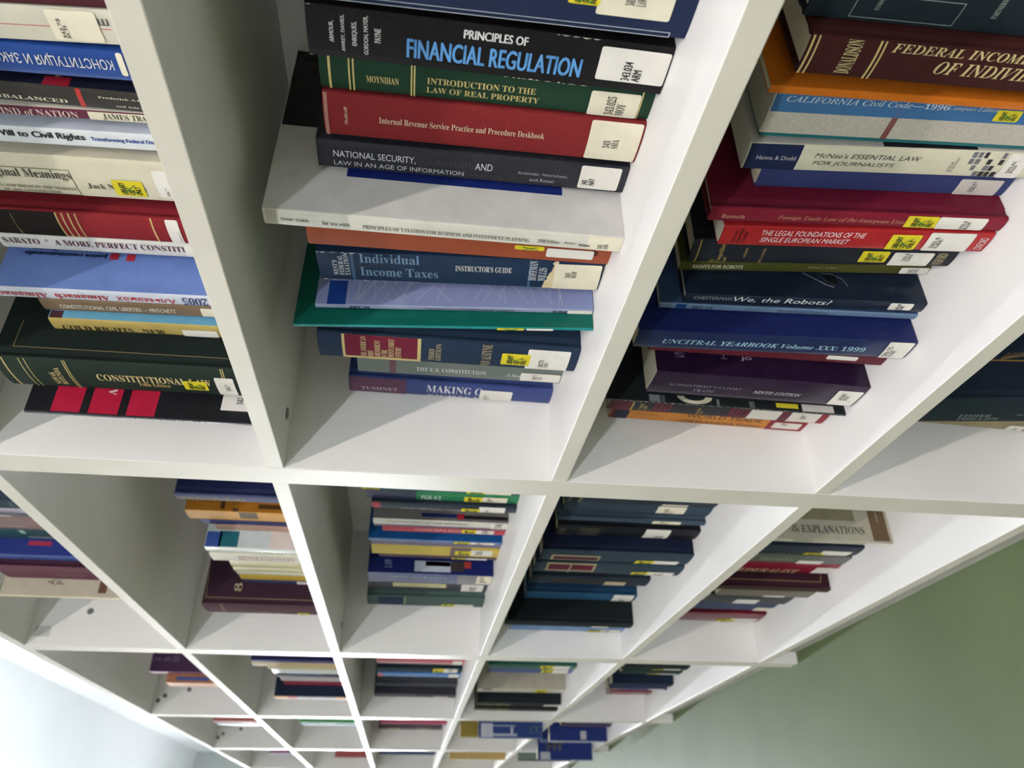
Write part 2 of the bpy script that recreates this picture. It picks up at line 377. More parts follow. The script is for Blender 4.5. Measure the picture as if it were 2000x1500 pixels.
   ('t','s','Transforming Federal Disability Policy','sb','d','#2b4f9c',0.1273,0.2033,0.0053,0.0103,2),
  ]),
  ('cream book lettered Original Meanings in a ruled frame, with a yellow sticker','j','#d7d0b6','#cfc9b2','#cfc4a8','m',0.3543,0.3076,0.122,0.24,0.159,0.0319,[
   ('line','s','#4a463c',0.001,0.1024,0.0141,0.0459,1),
   ('t','s','Original Meanings','r','d','#4a463c',0.0248,0.1016,0.015,0.0274,2),
   ('t','s','POLITICS AND IDEAS IN THE MAKING','r','d','#6a6252',0.0171,0.1013,0.035,0.0389,2),
   ('t','s','OF THE CONSTITUTION','r','d','#6a6252',0.0364,0.0856,0.0409,0.0442,2),
   ('t','s','Jack N. Rakove','r','d','#4a463c',0.1124,0.1632,0.0278,0.0348,2),
   ('Y','s',0.1349,0.1614,0.0217,0.0413),
   ('L','s','#e9e5da',0.173,0.1943,0.0082,0.0409,'342.73\nRAK','rb',0.1799,0.1823,0.028,0.0384),
  ]),
  ('red and black law book with four thin gold lines','h','#86272c','#7c2128','#cfc4a8','c',0.2836,0.2502,0.122,0.24,0.159,0.0298,[
   ('r','s','#221c1a',0.0006,0.07,0.0002,0.0332,1),
   ('r','s','#cdb878',0.0688,0.0702,0.0002,0.0332,2),
   ('r','s','#cdb878',0.0745,0.0758,0.0002,0.0332,2),
   ('r','s','#cdb878',0.0805,0.0818,0.0002,0.0332,2),
   ('r','s','#cdb878',0.0865,0.0878,0.0002,0.0332,2),
   ('r','s','#c9a870',0.1545,0.1562,0.0002,0.0332,2),
   ('t','s','CONSTITUTIONAL\nLAW','rb','a','#d9c078',0.0285,0.0301,0.0031,0.0328,3),
   ('L','s','#e9e5da',0.1682,0.1799,0.0004,0.033,'342.73\nGRO','rb',0.1774,0.1789,0.014,0.0288),
  ]),
  ('white book lettered A MORE PERFECT CONSTITUTION in maroon','j','#dcdad4',None,'#cfc4a8','g',0.2498,0.2298,0.122,0.238,0.159,0.0331,[
   ('t','s','SABATO  *  A MORE PERFECT CONSTITUTION','r','d','#5c3040',0.0039,0.2008,0.0036,0.0116,2),
   ('L','s','#e9e5da',0.1751,0.1961,0.0013,0.018,'','sb',0,0,0,0),
  ]),
  ('light blue almanac with red lettering upside down on a white spine','p','#d4d9e4','#6f8ac8','#cfc4a8','g',0.2144,0.1985,0.0857,0.245,0.1666,0.0378,[
   ('t','s','Альманах  Almanach  Almanac','rb','u','#b5303c',0.003,0.1722,0.0061,0.0145,2),
   ('t','s','2005','rb','u','#40507c',0.1791,0.2034,0.0028,0.0152,2),
   ('t','c','Justice constitutionnelle','sb','u','#2c3a66',0.0174,0.0984,0.0406,0.0474,2),
   ('t','c','au nouveau millenaire','sb','u','#2c3a66',0.024,0.0918,0.0472,0.0517,2),
   ('r','c','#b5303c',0.1004,0.1088,0.0404,0.0487,1),
   ('r','c','#b5303c',0.1166,0.125,0.0397,0.0485,1),
  ]),
  ('thin brown book lettered CONSTITUTIONAL CIVIL LIBERTIES','p','#7a6650',None,'#cfc4a8','m',0.1981,0.1794,0.0857,0.208,0.1414,0.0406,[
   ('t','s','CONSTITUTIONAL CIVIL LIBERTIES — PRITCHETT','sb','d','#e0d8c4',0.0173,0.1315,0.0069,0.0134,2),
   ('L','s','#e6dfc6',0.1568,0.1843,0.0029,0.0166,'','sb',0,0,0,0),
  ]),
  ('gold foil book with a light blue and maroon cover, lettered RIGHTS','j','#b8a35e','#66a3c0','#cfc4a8','g',0.1757,0.1561,0.0763,0.203,0.138,0.0244,[
   ('r','c','#4a2c34',0.001,0.0132,0.0004,0.0092,1),
   ('t','s','COLD RIGHTS   NEW','r','d','#3c3420',0.0092,0.1121,0.0097,0.019,2),
   ('L','s','#e9e5da',0.1297,0.1655,0.007,0.0192,'','sb',0,0,0,0),
  ]),
  ('large dark green hardcover lettered CONSTITUTIONAL with gold rules','h','#243029','#161f1c','#cfc4a8','c',0.1529,0.0984,0.0391,0.2535,0.1724,0.0104,[
   ('r','s','#cdb878',0.0084,0.0098,0.0002,0.0543,1),
   ('r','s','#cdb878',0.0248,0.0256,0.0002,0.0543,1),
   ('r','s','#cdb878',0.03,0.0308,0.0002,0.0543,1),
   ('r','s','#cdb878',0.0667,0.0676,0.0002,0.0543,1),
   ('r','s','#cdb878',0.0689,0.0697,0.0002,0.0543,1),
   ('r','s','#cdb878',0.2224,0.2234,0.0002,0.0543,1),
   ('r','s','#cdb878',0.2246,0.2256,0.0002,0.0543,1),
   ('t','s','NOWAK\nROTUNDA','rb','a','#d9c48c',0.0479,0.06,0.0119,0.045,2),
   ('t','s','CONSTITUTIONAL LAW','rb','d','#d9c48c',0.0942,0.2091,0.0192,0.0316,2),
   ('t','s','Fifth Edition','rb','d','#cdb070',0.1336,0.1652,0.0326,0.0394,2),
   ('Y','s',0.18,0.2044,0.0232,0.0418),
   ('L','s','#e9e5da',0.214,0.2334,0.0142,0.0508,'342.73\nNOW','rb',0.223,0.2278,0.0257,0.04),
   ('PL','c','#8c7c54',0.0007,[(0.0169, 0.0134), (0.253, 0.013)]),
   ('PL','c','#8c7c54',0.0007,[(0.0169, 0.0134), (0.0173, 0.0463)]),
  ]),
  ('thin black book with three red blocks on its cover','p','#201f24','#1b1b20','#cfc4a8','g',0.0941,0.0889,0.008,0.235,0.1598,-0.0062,[
   ('t','s','CONSTITUTIONAL LAW 8th Ed.','rb','d','#d8d6d2',0.0987,0.1867,0.0007,0.0045,2),
   ('r','c','#b01e3c',0.0256,0.0546,0.0016,0.0323,1),
   ('r','c','#b01e3c',0.0629,0.0928,0.0013,0.0333,1),
   ('r','c','#b01e3c',0.1014,0.1303,0.0013,0.0328,1),
   ('t','c','A','rb','a','#e4d8dc',0.0777,0.086,0.0248,0.0322,2),
   ('t','c','342','rb','a','#2c2c2c',0.2117,0.2181,0.0223,0.0308,3),
   ('r','c','#e6e2dc',0.1964,0.2296,0.0142,0.0338,1),
  ]),
 ]),
 ('books on the trade law shelf',-0.3301,[
  ('dark slate book with a ruled box, at the near end above the maroon one','h','#1f2a30',None,'#cfc4a8','c',0.6197,0.5647,0.1066,0.255,0.1734,0.0208,[
   ('line','s','#8f9a94',0.0308,0.1065,0.0337,0.0518,1),
   ('t','s','FUNDAMENTALS','rb','a','#a3ada0',0.0457,0.0491,0.0252,0.0446,2),
   ('t','s','PARTNERSHIP','rb','a','#a3ada0',0.1287,0.1328,0.0239,0.0424,2),
  ]),
  ('maroon hardcover lettered FEDERAL INCOME TAXATION OF INDIVIDUALS in gold','h','#3b1a18',None,'#cfc4a8','c',0.5642,0.5337,0.0883,0.25,0.17,0.0229,[
   ('r','s','#cdb878',0.0008,0.0023,0.0002,0.0303,1),
   ('r','s','#cdb878',0.0048,0.006,0.0002,0.0303,1),
   ('r','s','#cdb878',0.049,0.0505,0.0002,0.0303,1),
   ('r','s','#cdb878',0.0525,0.0538,0.0002,0.0303,1),
   ('t','s','DONALDSON','rb','a','#cdbb84',0.0261,0.0374,0.0006,0.0268,2),
   ('t','s','FEDERAL INCOME TAXATION','rbi','d','#cdbb84',0.0587,0.222,0.0006,0.0071,2),
   ('t','s','OF INDIVIDUALS','rbi','d','#cdbb84',0.0963,0.204,0.0102,0.0203,2),
  ]),
  ('bright orange book wedged between the maroon and the light blue ones','p','#c26a1c',None,'#cfc4a8','g',0.5262,0.5194,0.0888,0.262,0.1782,0.0409,[
  ]),
  ('light blue and cream book lettered CALIFORNIA Civil Code 1996','p','#bcb6a8',None,'#b0ab9a','c',0.5153,0.474,0.105,0.2462,0.1674,0.0558,[
   ('r','s','#3f6c98',0.001,0.2075,0.0004,0.0197,1),
   ('t','s','CALIFORNIA Civil Code—1996','ri','d','#c9d2d8',0.0102,0.139,0.0048,0.01,2),
   ('t','s','Compact Edition','ri','d','#c9d2d8',0.1386,0.1802,0.0056,0.0102,2),
   ('r','s','#7c4a48',0.0993,0.1044,0.0002,0.0411,1),
   ('Y','s',0.1785,0.1989,0.0069,0.0172),
  ]),
  ('very thin teal book above the white and navy journalists book','p','#1f6468',None,'#cfc4a8','m',0.4735,0.47,0.106,0.2442,0.1661,0.0558,[
  ]),
  ('navy and white book lettered ESSENTIAL LAW FOR JOURNALISTS','p','#d9d4ba','#c8c6be','#c9c4b4','m',0.4691,0.4417,0.1038,0.2473,0.1682,0.0747,[
   ('r','s','#1c2648',0.001,0.0446,0.0004,0.027,1),
   ('t','s','Hanna & Dodd','s','d','#d4d4d0',0.0089,0.0417,0.0117,0.016,2),
   ('t','s',"McNae's ESSENTIAL LAW",'si','d','#33332f',0.0567,0.1466,0.0072,0.0121,2),
   ('t','s','FOR JOURNALISTS','si','d','#33332f',0.0575,0.127,0.0156,0.0209,2),
   ('t','s','23rd\nEdition','s','a','#4c4a44',0.1734,0.1785,0.0067,0.0223,2),
   ('GRID','s','#2b2b30',0.187,0.218,0.0004,0.027,1),
   ('r','c','#23252c',0.1109,0.1902,0.001,0.0064,1),
   ('L','s','#e9e5da',0.2187,0.2371,0.0004,0.027,'343.42\nHAN','rb',0.2242,0.2303,0.0083,0.021),
  ]),
  ('dull violet blue book with a pale label below the journalists book','p','#363e6c',None,'#cfc4a8','m',0.4394,0.4133,0.1113,0.224,0.1523,0.0668,[
   ('L','s','#cfc8c0',0.1776,0.2161,0.0071,0.0254,'343.41\nTHO','rb',0.1894,0.1944,0.0092,0.0217),
  ]),
  ('large crimson book lettered Foreign Trade Law of the European Union','h','#7c1a2c','#65142a','#c4bfac','m',0.4128,0.3963,0.0843,0.2635,0.1792,0.0671,[
   ('t','s','Raworth','r','d','#d09a7c',0.0106,0.031,0.0063,0.011,2),
   ('t','s','Foreign Trade Law of the European Union','ri','d','#c78f74',0.0597,0.178,0.0052,0.0111,2),
   ('Y','s',0.1737,0.2018,0.0004,0.0139),
   ('L','s','#e9e5da',0.2021,0.2458,0.0004,0.0146,'343.4\nRAW','rb',0.224,0.232,0.0034,0.014),
  ]),
  ('bright red book lettered THE LEGAL FOUNDATIONS OF THE SINGLE EUROPEAN MARKET','p','#a82428',None,'#c4bfac','g',0.3958,0.3715,0.0824,0.2453,0.1668,0.0793,[
   ('t','s','Green\nHartley\nUsher','s','a','#1c0808',0.0104,0.023,0.002,0.0197,2),
   ('t','s','THE LEGAL FOUNDATIONS OF THE','si','d','#f0dede',0.0353,0.1295,0.0035,0.0097,2),
   ('t','s','SINGLE EUROPEAN MARKET','si','d','#f0dede',0.0364,0.1177,0.0119,0.0182,2),
   ('Y','s',0.1531,0.1806,0.0038,0.0235),
   ('L','s','#e9e5da',0.1871,0.2287,0.0004,0.0239,'343.4\nGRE','rb',0.1928,0.2008,0.0055,0.0197),
   ('t','s','OXFORD','s','a','#e8d8d8',0.2346,0.2423,0.0049,0.0203,2),
  ]),
  ('dark navy book with gold competition law lettering above the olive one','h','#20232c',None,'#cfc4a8','m',0.3602,0.3282,0.1006,0.2559,0.174,0.0896,[
   ('r','s','#b59c58',0.006,0.0072,0.0002,0.0318,1),
   ('t','s','EC\nCompetition\nLaw','r','a','#b59c58',0.0199,0.0362,0.0037,0.0312,2),
   ('t','s','GOYDER','r','a','#b59c58',0.0506,0.0533,0.0087,0.0226,2),
   ('t','s','SECOND','r','a','#b59c58',0.0677,0.0703,0.0088,0.0302,2),
   ('Y','s',0.1633,0.19,0.0094,0.0252),
   ('L','s','#e9e5da',0.1943,0.2335,0.0103,0.0302,'343.4\nGOY','rb',0.2046,0.2131,0.0111,0.0219),
   ('t','s','OXFORD','r','a','#c4b48c',0.2366,0.2466,0.0102,0.0272,2),
  ]),
  ('thin olive green book lettered RIGHTS FOR ROBOTS','p','#4b4c22',None,'#cfc4a8','m',0.3132,0.3003,0.114,0.2548,0.167,0.0943,[
   ('t','s','RIGHTS FOR ROBOTS','sb','d','#d6d2be',0.0136,0.0644,0.0031,0.0084,2),
   ('t','s','Joshua C. Gellers','r','d','#a8a484',0.1299,0.1597,0.0027,0.0059,2),
   ('L','s','#e9e5da',0.2248,0.2538,0.0022,0.0114,'343.\nGEL','rb',0.2331,0.2427,0.0027,0.0104),
  ]),
  ('dark blue glossy book lettered We, the Robots?','j','#1e2736','#1a2433','#c4bfac','g',0.2901,0.2755,0.0841,0.248,0.1686,0.055,[
   ('t','s','CHESTERMAN','s','d','#8f98a4',0.0087,0.0474,0.0018,0.0063,2),
   ('t','s','We, the Robots?','si','d','#e4e6e8',0.0491,0.1496,0.0006,0.0081,2),
   ('PL','c','#8a9098',0.0011,[(0.1253, 0.0333), (0.1362, 0.026), (0.1469, 0.0188), (0.1541, 0.0159)]),
   ('PL','c','#767c84',0.0008,[(0.1446, 0.0338), (0.1557, 0.0327), (0.1656, 0.0268), (0.1691, 0.0178)]),
   ('PL','c','#50565e',0.0006,[(0.14, 0.0336), (0.147, 0.0244), (0.1568, 0.0177)]),
   ('r','c','#14161a',0.1475,0.1594,0.0195,0.0317,1),
   ('L','s','#e9e5da',0.21,0.2345,0.0004,0.0107,'343.09\nCHE','sb',0.2176,0.2253,0.0009,0.0102),
  ]),
  ('thin pale blue book lettered Regulation by Contract','p','#68809c','#34486a','#b4b0a2','g',0.2725,0.2643,0.0833,0.27,0.1836,0.0449,[
   ('r','s','#1f3f78',0.0165,0.0275,0.0002,0.008,1),
   ('t','s','NO. 14','sb','d','#2c3c5c',0.0339,0.0546,0.0011,0.0071,2),
   ('t','s','Regulation by Contract','r','d','#3c4c66',0.1224,0.1763,0.0011,0.0071,2),
  ]),
  ('large navy yearbook lettered UNCITRAL YEARBOOK Volume XXX: 1999','p','#1c2850','#1a2458','#cfc4a8','g',0.2607,0.2314,0.0566,0.2903,0.1974,0.043,[
   ('t','s','UNCITRAL YEARBOOK Volume XXX: 1999','rbi','d','#9fc4d4',0.0279,0.2411,0.0112,0.0192,2),
   ('L','s','#e9e5da',0.2612,0.2879,0.0004,0.0288,'341.75\nUNC','rb',0.2632,0.2743,0.0076,0.0259),
  ]),
  ('dark red thin book half hidden under the navy yearbook','p','#5c1a28',None,'#cfc4a8','m',0.2094,0.1924,0.072,0.2642,0.1796,0.0,[
   ('L','s','#e9e5da',0.1963,0.2314,0.0024,0.0095,'','sb',0,0,0,0),
  ]),
  ('dark purple book lettered NINTH EDITION with worn page edges','p','#2c1a34','#2a1630','#b8b29c','g',0.167,0.1233,0.0588,0.25,0.17,-0.0203,[
   ('t','s',"SCHMITTHOFF'S EXPORT",'r','d','#7c7284',0.0211,0.1057,0.0195,0.0246,2),
   ('t','s','TRADE','r','d','#7c7284',0.0511,0.0771,0.0284,0.0343,2),
   ('t','s','NINTH EDITION','ri','d','#d2ccd0',0.1207,0.1781,0.0225,0.029,2),
   ('t','c','S','s','u','#8c7c98',0.0216,0.0337,0.02,0.0269,2),
   ('t','c','T','s','u','#8c7c98',0.0754,0.083,0.0227,0.0301,2),
   ('t','c','of','s','u','#b0a4b4',0.0991,0.1122,0.0219,0.0282,2),
   ('L','s','#e9e5da',0.2166,0.2473,0.0094,0.0411,'343.087\nSCH','rb',0.2238,0.2353,0.0137,0.0291),
  ]),
  ('black paperback with grey and white cover art below the purple book','p','#2a2c2e','#202426','#d0c8b0','m',0.1086,0.1048,0.0559,0.2927,0.199,-0.014,[
   ('worn','s','n',0.0006,0.2916),
   ('r','c','#8c9092',0.0508,0.0636,0.0004,0.0095,1),
   ('r','c','#5a5e60',0.0646,0.0697,0.0004,0.0097,1),
   ('CRES','c','#d8d4bc',0.0848,0.1274,0.0004,0.0104,1),
   ('r','c','#74787a',0.1321,0.1355,0.0005,0.0089,1),
   ('r','c','#5c6062',0.1723,0.1787,0.0004,0.0092,1),
   ('r','c','#d8c832',0.2058,0.2334,0.0033,0.0096,1),
   ('r','c','#dcd8d0',0.238,0.2779,0.0007,0.0103,1),
  ]),
  ('maroon and black book with cream label pieces and ribbed bands','p','#2a2a30',None,'#cfc4a8','m',0.0806,0.0538,0.0735,0.2783,0.1892,-0.0189,[
   ('r','s','#5a1f2e',0.0006,0.0297,0.0002,0.0266,1),
   ('r','s','#c4a868',0.0278,0.0297,0.0002,0.0266,2),
   ('t','s','CASES\nLAW','rb','a','#c4a868',0.0373,0.0477,0.0072,0.0216,2),
   ('r','s','#6a2030',0.055,0.0599,0.0002,0.0266,1),
   ('r','s','#6a2030',0.0618,0.0663,0.0002,0.0266,1),
   ('r','s','#6a2030',0.0682,0.072,0.0002,0.0266,1),
   ('r','s','#6a2030',0.074,0.077,0.0002,0.0266,1),
   ('t','s','SECOND\nLAW','rb','a','#b49a60',0.1102,0.1187,0.0082,0.0221,2),
   ('r','s','#6a2030',0.151,0.156,0.0002,0.0266,1),
   ('r','s','#6a2030',0.1585,0.1626,0.0002,0.0266,1),
   ('r','s','#6a2030',0.1646,0.1679,0.0002,0.0266,1),
   ('r','s','#6a2030',0.1709,0.175,0.0002,0.0266,1),
   ('r','s','#ddd8cc',0.1767,0.2209,0.0002,0.0266,1),
   ('r','s','#5a1f2e',0.2167,0.2293,0.0002,0.0266,2),
   ('r','s','#ddd8cc',0.2293,0.2681,0.0002,0.0266,2),
   ('r','s','#8a2c34',0.2681,0.2777,0.0002,0.0266,2),
   ('t','s','343.087\nWOR','rb','a','#5c5850',0.2435,0.2514,0.0078,0.0178,3),
  ]),
  ('orange book lettered WORLD TRADE ORGANIZATION, last on the trade shelf','p','#c8823a',None,'#cfc4a8','m',0.0296,0.0005,0.0899,0.2635,0.1792,-0.0342,[
   ('r','s','#7c2c2c',0.0006,0.0046,0.0002,0.0289,1),
   ('r','s','#23283a',0.0046,0.0231,0.0002,0.0289,2),
   ('t','s','WORLD TRADE','s','d','#4c3a34',0.0981,0.2003,0.0039,0.0125,2),
   ('t','s','ORGANIZATION','s','d','#4c3a34',0.0936,0.203,0.019,0.0263,2),
   ('t','s','sixth Edition','si','d','#8c5a34',0.0334,0.0647,0.0118,0.0145,2),
   ('r','s','#8a2c34',0.2114,0.2629,0.0002,0.0289,1),
   ('L','s','#ded8cc',0.2185,0.2567,0.0076,0.0231,'343.08\nWTO','rb',0.2291,0.2371,0.0081,0.0143),
  ]),
 ]),
 ('books on the bottom shelf nearest the front',-0.6701,[
  ('dark blue green hardcover with gold fan lines and pale lettering','h','#1f2b30','#172230','#cfc4a8','c',0.1659,0.1099,0.0677,0.262,0.1782,0.1191,[
   ('t','s','FISHER','rb','d','#7c8a84',0.0714,0.1111,0.0321,0.039,2),
   ('t','s','PHILLIPS','rb','d','#7c8a84',0.0737,0.1238,0.0411,0.0481,2),
   ('t','s','the','ri','d','#7c8a84',0.1395,0.1503,0.0307,0.0355,2),
   ('PL','c','#9a7038',0.002,[(0.1075, 0.0547), (0.2395, 0.052)]),
   ('FAN','c','#8c7048',0.1215,0.1911,0.0559,0.0667,1),
  ]),
  ('thin cream book tucked below the dark blue green hardcover','p','#8f8460',None,'#cfc4a8','m',0.0717,0.0472,0.0815,0.21,0.1428,-0.0529,[
   ('L','s','#e9e5da',0.1228,0.1468,0.0103,0.024,'34','rb',0.1326,0.1382,0.0154,0.0211),
  ]),
 ]),
 ('books on the top shelf of the second bay',0.6899,[
  ('slate teal book, nearest of the top shelf stack in the second bay','h','#33424c',None,'#cfc4a8','c',-0.366,-0.396,0.0855,0.23,0.1564,0.0,[
   ('t','s','LAW','s','a','#8c98a0',0.1069,0.1103,0.0006,0.0174,2),
  ]),
  ('thin lilac paperback under the slate teal book','p','#b4aab8',None,'#cfc4a8','m',-0.3964,-0.4145,0.0855,0.225,0.153,0.0,[
   ('t','s','CIVIL LIBERTIES','s','d','#8c7c90',0.0531,0.1048,0.0078,0.0135,2),
  ]),
  ('thin black and white booklet on the top shelf','p','#4a4a54',None,'#cfc4a8','m',-0.4149,-0.4316,0.0855,0.225,0.153,0.0,[
   ('r','s','#d4d0c4',0.0225,0.0814,0.0117,0.0163,1),
  ]),
  ('dusty rose brown book with a thin pale line','j','#7c6058',None,'#cfc4a8','m',-0.432,-0.4907,0.0855,0.222,0.151,0.0,[
   ('r','s','#b49c90',0.001,0.0841,0.0392,0.0429,1),
  ]),
  ('slim dark teal book with small white lettering','p','#234a50',None,'#cfc4a8','m',-0.4911,-0.5398,0.0855,0.215,0.1462,0.0,[
   ('t','s','PRISONERS','sb','d','#b4c4c0',0.0612,0.1013,0.0325,0.0403,2),
   ('r','s','#9cb4a4',0.0544,0.0638,0.0043,0.0199,1),
  ]),
  ('blue paperback with a red patch on its cover','p','#3c5090','#26347a','#cfc4a8','m',-0.5402,-0.5656,0.056,0.213,0.1448,0.0,[
   ('r','c','#9c3048',0.0549,0.0938,0.0176,0.026,1),
  ]),
  ('dusty maroon hardcover above the cream book with letters A and P','h','#6c4450','#3c2030','#cfc4a8','c',-0.566,-0.6359,0.0435,0.215,0.1462,0.0,[
   ('t','s','NOTARIAT','r','d','#8c6870',0.0926,0.1425,0.0294,0.0415,2),
  ]),
  ('cream thin book showing its cover with the letters A and P','p','#d8c8a4','#c0b7a4','#cfc4a8','m',-0.6363,-0.6443,0.0115,0.225,0.153,0.0,[
   ('t','c','A\nP','s','a','#5c4438',0.0762,0.1052,0.0213,0.031,2),
   ('r','c','#6a4a3c',0.1673,0.1817,0.0082,0.0311,1),
  ]),
 ]),
 ('books on the middle shelf of the second bay',0.3499,[
  ('navy and slate book with gold lettering under the shelf divider','h','#3a4064','#161d44','#cfc4a8','m',-0.3889,-0.4157,0.122,0.225,0.153,0.0,[
   ('t','s','КОНСТИТУЦИОННОЕ ПРАВО','rb','u','#c4b078',0.003,0.1127,0.0069,0.0196,2),
  ]),
  ('golden orange book with a dark brown picture on its cover','p','#d09a48','#a86c20','#cfc4a8','m',-0.4528,-0.4935,0.1179,0.222,0.151,0.0,[
   ('r','c','#4c3420',0.059,0.0662,0.0048,0.0187,1),
   ('r','c','#5c4024',0.0796,0.0902,0.0004,0.0075,1),
   ('r','c','#4c3418',0.1227,0.1652,0.0074,0.0157,1),
   ('r','s','#5c4c30',0.0901,0.1211,0.0004,0.0278,1),
  ]),
  ('thin navy booklet under the golden orange book','p','#262c5c',None,'#cfc4a8','m',-0.4939,-0.516,0.1179,0.205,0.1394,0.0,[
   ('t','s','Migrations','ri','d','#a4a8c0',0.0618,0.095,0.0131,0.0213,2),
  ]),
  ('thin pinkish booklet lying against the white book','p','#b89484',None,'#cfc4a8','m',-0.5164,-0.5445,0.1179,0.185,0.1258,0.0,[
  ]),
  ('white glossy book with blue, crimson and teal cover shapes','p','#d0d6cc','#cdd6d6','#cfc4a8','g',-0.5449,-0.5698,0.0849,0.202,0.1374,0.0,[
   ('r','c','#3c5aa4',0.001,0.0273,0.0004,0.0292,1),
   ('r','c','#1f6470',0.0234,0.0578,0.0013,0.031,1),
   ('r','c','#e0d4cc',0.1146,0.1673,0.0004,0.035,1),
  ]),
  ('cream white book lettered REVOLUTIONARY','p','#dcd9c4',None,'#cfc4a8','m',-0.5702,-0.6114,0.0815,0.198,0.1346,0.0,[
   ('t','s','REVOLUTIONARY','rb','d','#b48c84',0.0489,0.1533,0.0076,0.0298,2),
  ]),
  ('thin cream booklet with a worn corner, above two more pale booklets','p','#cfc79c',None,'#cfc4a8','g',-0.6118,-0.6484,0.0815,0.17,0.1156,0.0,[
  ]),
  ('thin buff booklet in the middle of the pale booklets','p','#d4cca4',None,'#cfc4a8','g',-0.6488,-0.675,0.0815,0.17,0.1156,0.0,[
  ]),
  ('thin white booklet with a green edge line','p','#d4d6c0',None,'#cfc4a8','m',-0.6754,-0.6922,0.0815,0.168,0.1142,0.0,[
   ('r','s','#6c7c48',0.001,0.1473,0.0146,0.0164,1),
  ]),
  ('thin mustard yellow booklet above the dark maroon volume','p','#c8a848',None,'#cfc4a8','g',-0.6926,-0.7276,0.0815,0.166,0.1129,0.0,[
  ]),
  ('thin slate blue booklet with a white label end','p','#3c4060',None,'#cfc4a8','m',-0.728,-0.7479,0.0815,0.164,0.1115,0.0,[
   ('L','s','#e9e5da',0.1058,0.1265,0.0015,0.0195,'','sb',0,0,0,0),
  ]),
  ('big dark maroon hardcover with a gold ruled cover','h','#4c3038','#341f2c','#cfc4a8','c',-0.7483,-0.8163,0.037,0.24,0.1632,0.0,[
   ('PL','c','#a08a64',0.001,[(0.0055, 0.0126), (0.2224, 0.0119)]),
   ('PL','c','#a08a64',0.001,[(0.0055, 0.0126), (0.0008, 0.0835)]),
   ('t','c','8','r','a','#b4a888',0.0581,0.0731,0.0254,0.0432,2),
   ('t','s','KOMMENTARIY','r','d','#8c7058',0.1048,0.1518,0.0453,0.0571,2),
   ('r','s','#8c7058',0.0352,0.0385,0.0002,0.0678,1),
   ('Y','s',0.184,0.2063,0.0432,0.065),
  ]),
 ]),
 ('books on the central shelf of the second bay',0.0099,[
  ('slate book lettered American Constitution partly under the shelf edge','p','#33404c','#2a3440','#cfc4a8','m',-0.227,-0.282,0.1,0.2585,0.1758,0.0,[
   ('t','s','American Constitution','rb','d','#a4b0b8',0.0398,0.1599,0.0483,0.0504,2),
   ('Y','s',0.008,0.0362,0.0488,0.0546),
   ('Y','s',0.1723,0.2017,0.0424,0.0546),
   ('L','s','#e6dfc6',0.2015,0.2441,0.0422,0.0546,'','sb',0,0,0,0),
  ]),
  ('book with a bright green band and a navy top end','p','#1f7a4c',None,'#cfc4a8','m',-0.2825,-0.3164,0.1,0.2446,0.1663,0.0,[
   ('r','s','#2c3048',0.0006,0.0795,0.0002,0.0337,1),
   ('t','s','FGA 4-2','sb','d','#c4d8cc',0.0881,0.1194,0.0127,0.0304,2),
   ('Y','s',0.1569,0.1863,0.0113,0.0318),
   ('L','s','#e6dfc6',0.1861,0.2266,0.0101,0.0305,'34\n2','rb',0.1935,0.2038,0.0138,0.0274),
  ]),
  ('black hardcover with a red end and small Cyrillic lettering','h','#26303a',None,'#cfc4a8','m',-0.3169,-0.34,0.0926,0.2358,0.1603,0.0,[
   ('r','s','#a83040',0.0006,0.014,0.0002,0.0229,1),
   ('t','s','Чиркин. Публичное право','rb','u','#b0b8bc',0.0474,0.1507,0.0119,0.0225,2),
   ('Y','s',0.1454,0.1761,0.0075,0.0227),
   ('L','s','#e9e5da',0.1741,0.2169,0.0004,0.0227,'342\nA','rb',0.1843,0.1964,0.0088,0.0222),
  ]),
  ('white spined book with a red, navy and grey cover','p','#d8d4c8','#6c6a66','#cfc4a8','m',-0.4311,-0.4572,0.1088,0.2385,0.1622,0.0,[
   ('r','c','#1c2858',0.084,0.1469,0.0067,0.014,1),
   ('r','c','#a02434',0.1467,0.1591,0.0042,0.0144,1),
   ('r','c','#1c1a1e',0.1589,0.237,0.0056,0.0124,1),
   ('t','s','CONSTITUTION OF THE REPUBLIC','rb','d','#8c8478',0.023,0.1675,0.0051,0.0135,2),
   ('L','s','#e9e5da',0.207,0.2375,0.0004,0.0257,'34','rb',0.2146,0.227,0.0013,0.0202),
  ]),
  ('thin mauve booklet under the white spined book','p','#6c5668',None,'#cfc4a8','m',-0.4595,-0.4753,0.112,0.2381,0.1619,0.0,[
  ]),
  ('thin red book with small pale lettering','p','#b03040',None,'#cfc4a8','m',-0.4758,-0.4991,0.112,0.2235,0.152,0.0,[
   ('t','s','CONSTITUTIONAL RIGHTS','r','d','#dcb8b4',0.0585,0.1432,0.0018,0.013,2),
   ('Y','s',0.1434,0.1702,0.0004,0.017),
   ('L','s','#e9e5da',0.1695,0.2028,0.0004,0.0175,'34','rb',0.1797,0.191,0.0009,0.0131),
  ]),
  ('bright blue glossy book with a curled white corner','p','#5c7cac','#1c5490','#cfc4a8','g',-0.5286,-0.5401,0.1075,0.2499,0.1699,0.0,[
   ('Y','s',0.1588,0.1894,0.0004,0.0111),
   ('L','s','#e9e5da',0.19,0.2351,0.0004,0.0111,'342\nB','rb',0.2006,0.2138,0.0009,0.0106),
  ]),
  ('thin lavender grey booklet lettered in white','p','#6c6478',None,'#cfc4a8','m',-0.5469,-0.5728,0.112,0.2462,0.1674,0.0,[
   ('t','s','The Manual for Constitution','r','d','#d0ccd4',0.0413,0.1505,0.0198,0.0242,2),
  ]),
  ('yellow book with a purplish brown stripe','p','#c4ac40',None,'#cfc4a8','m',-0.5733,-0.6256,0.1114,0.2462,0.1674,0.0,[
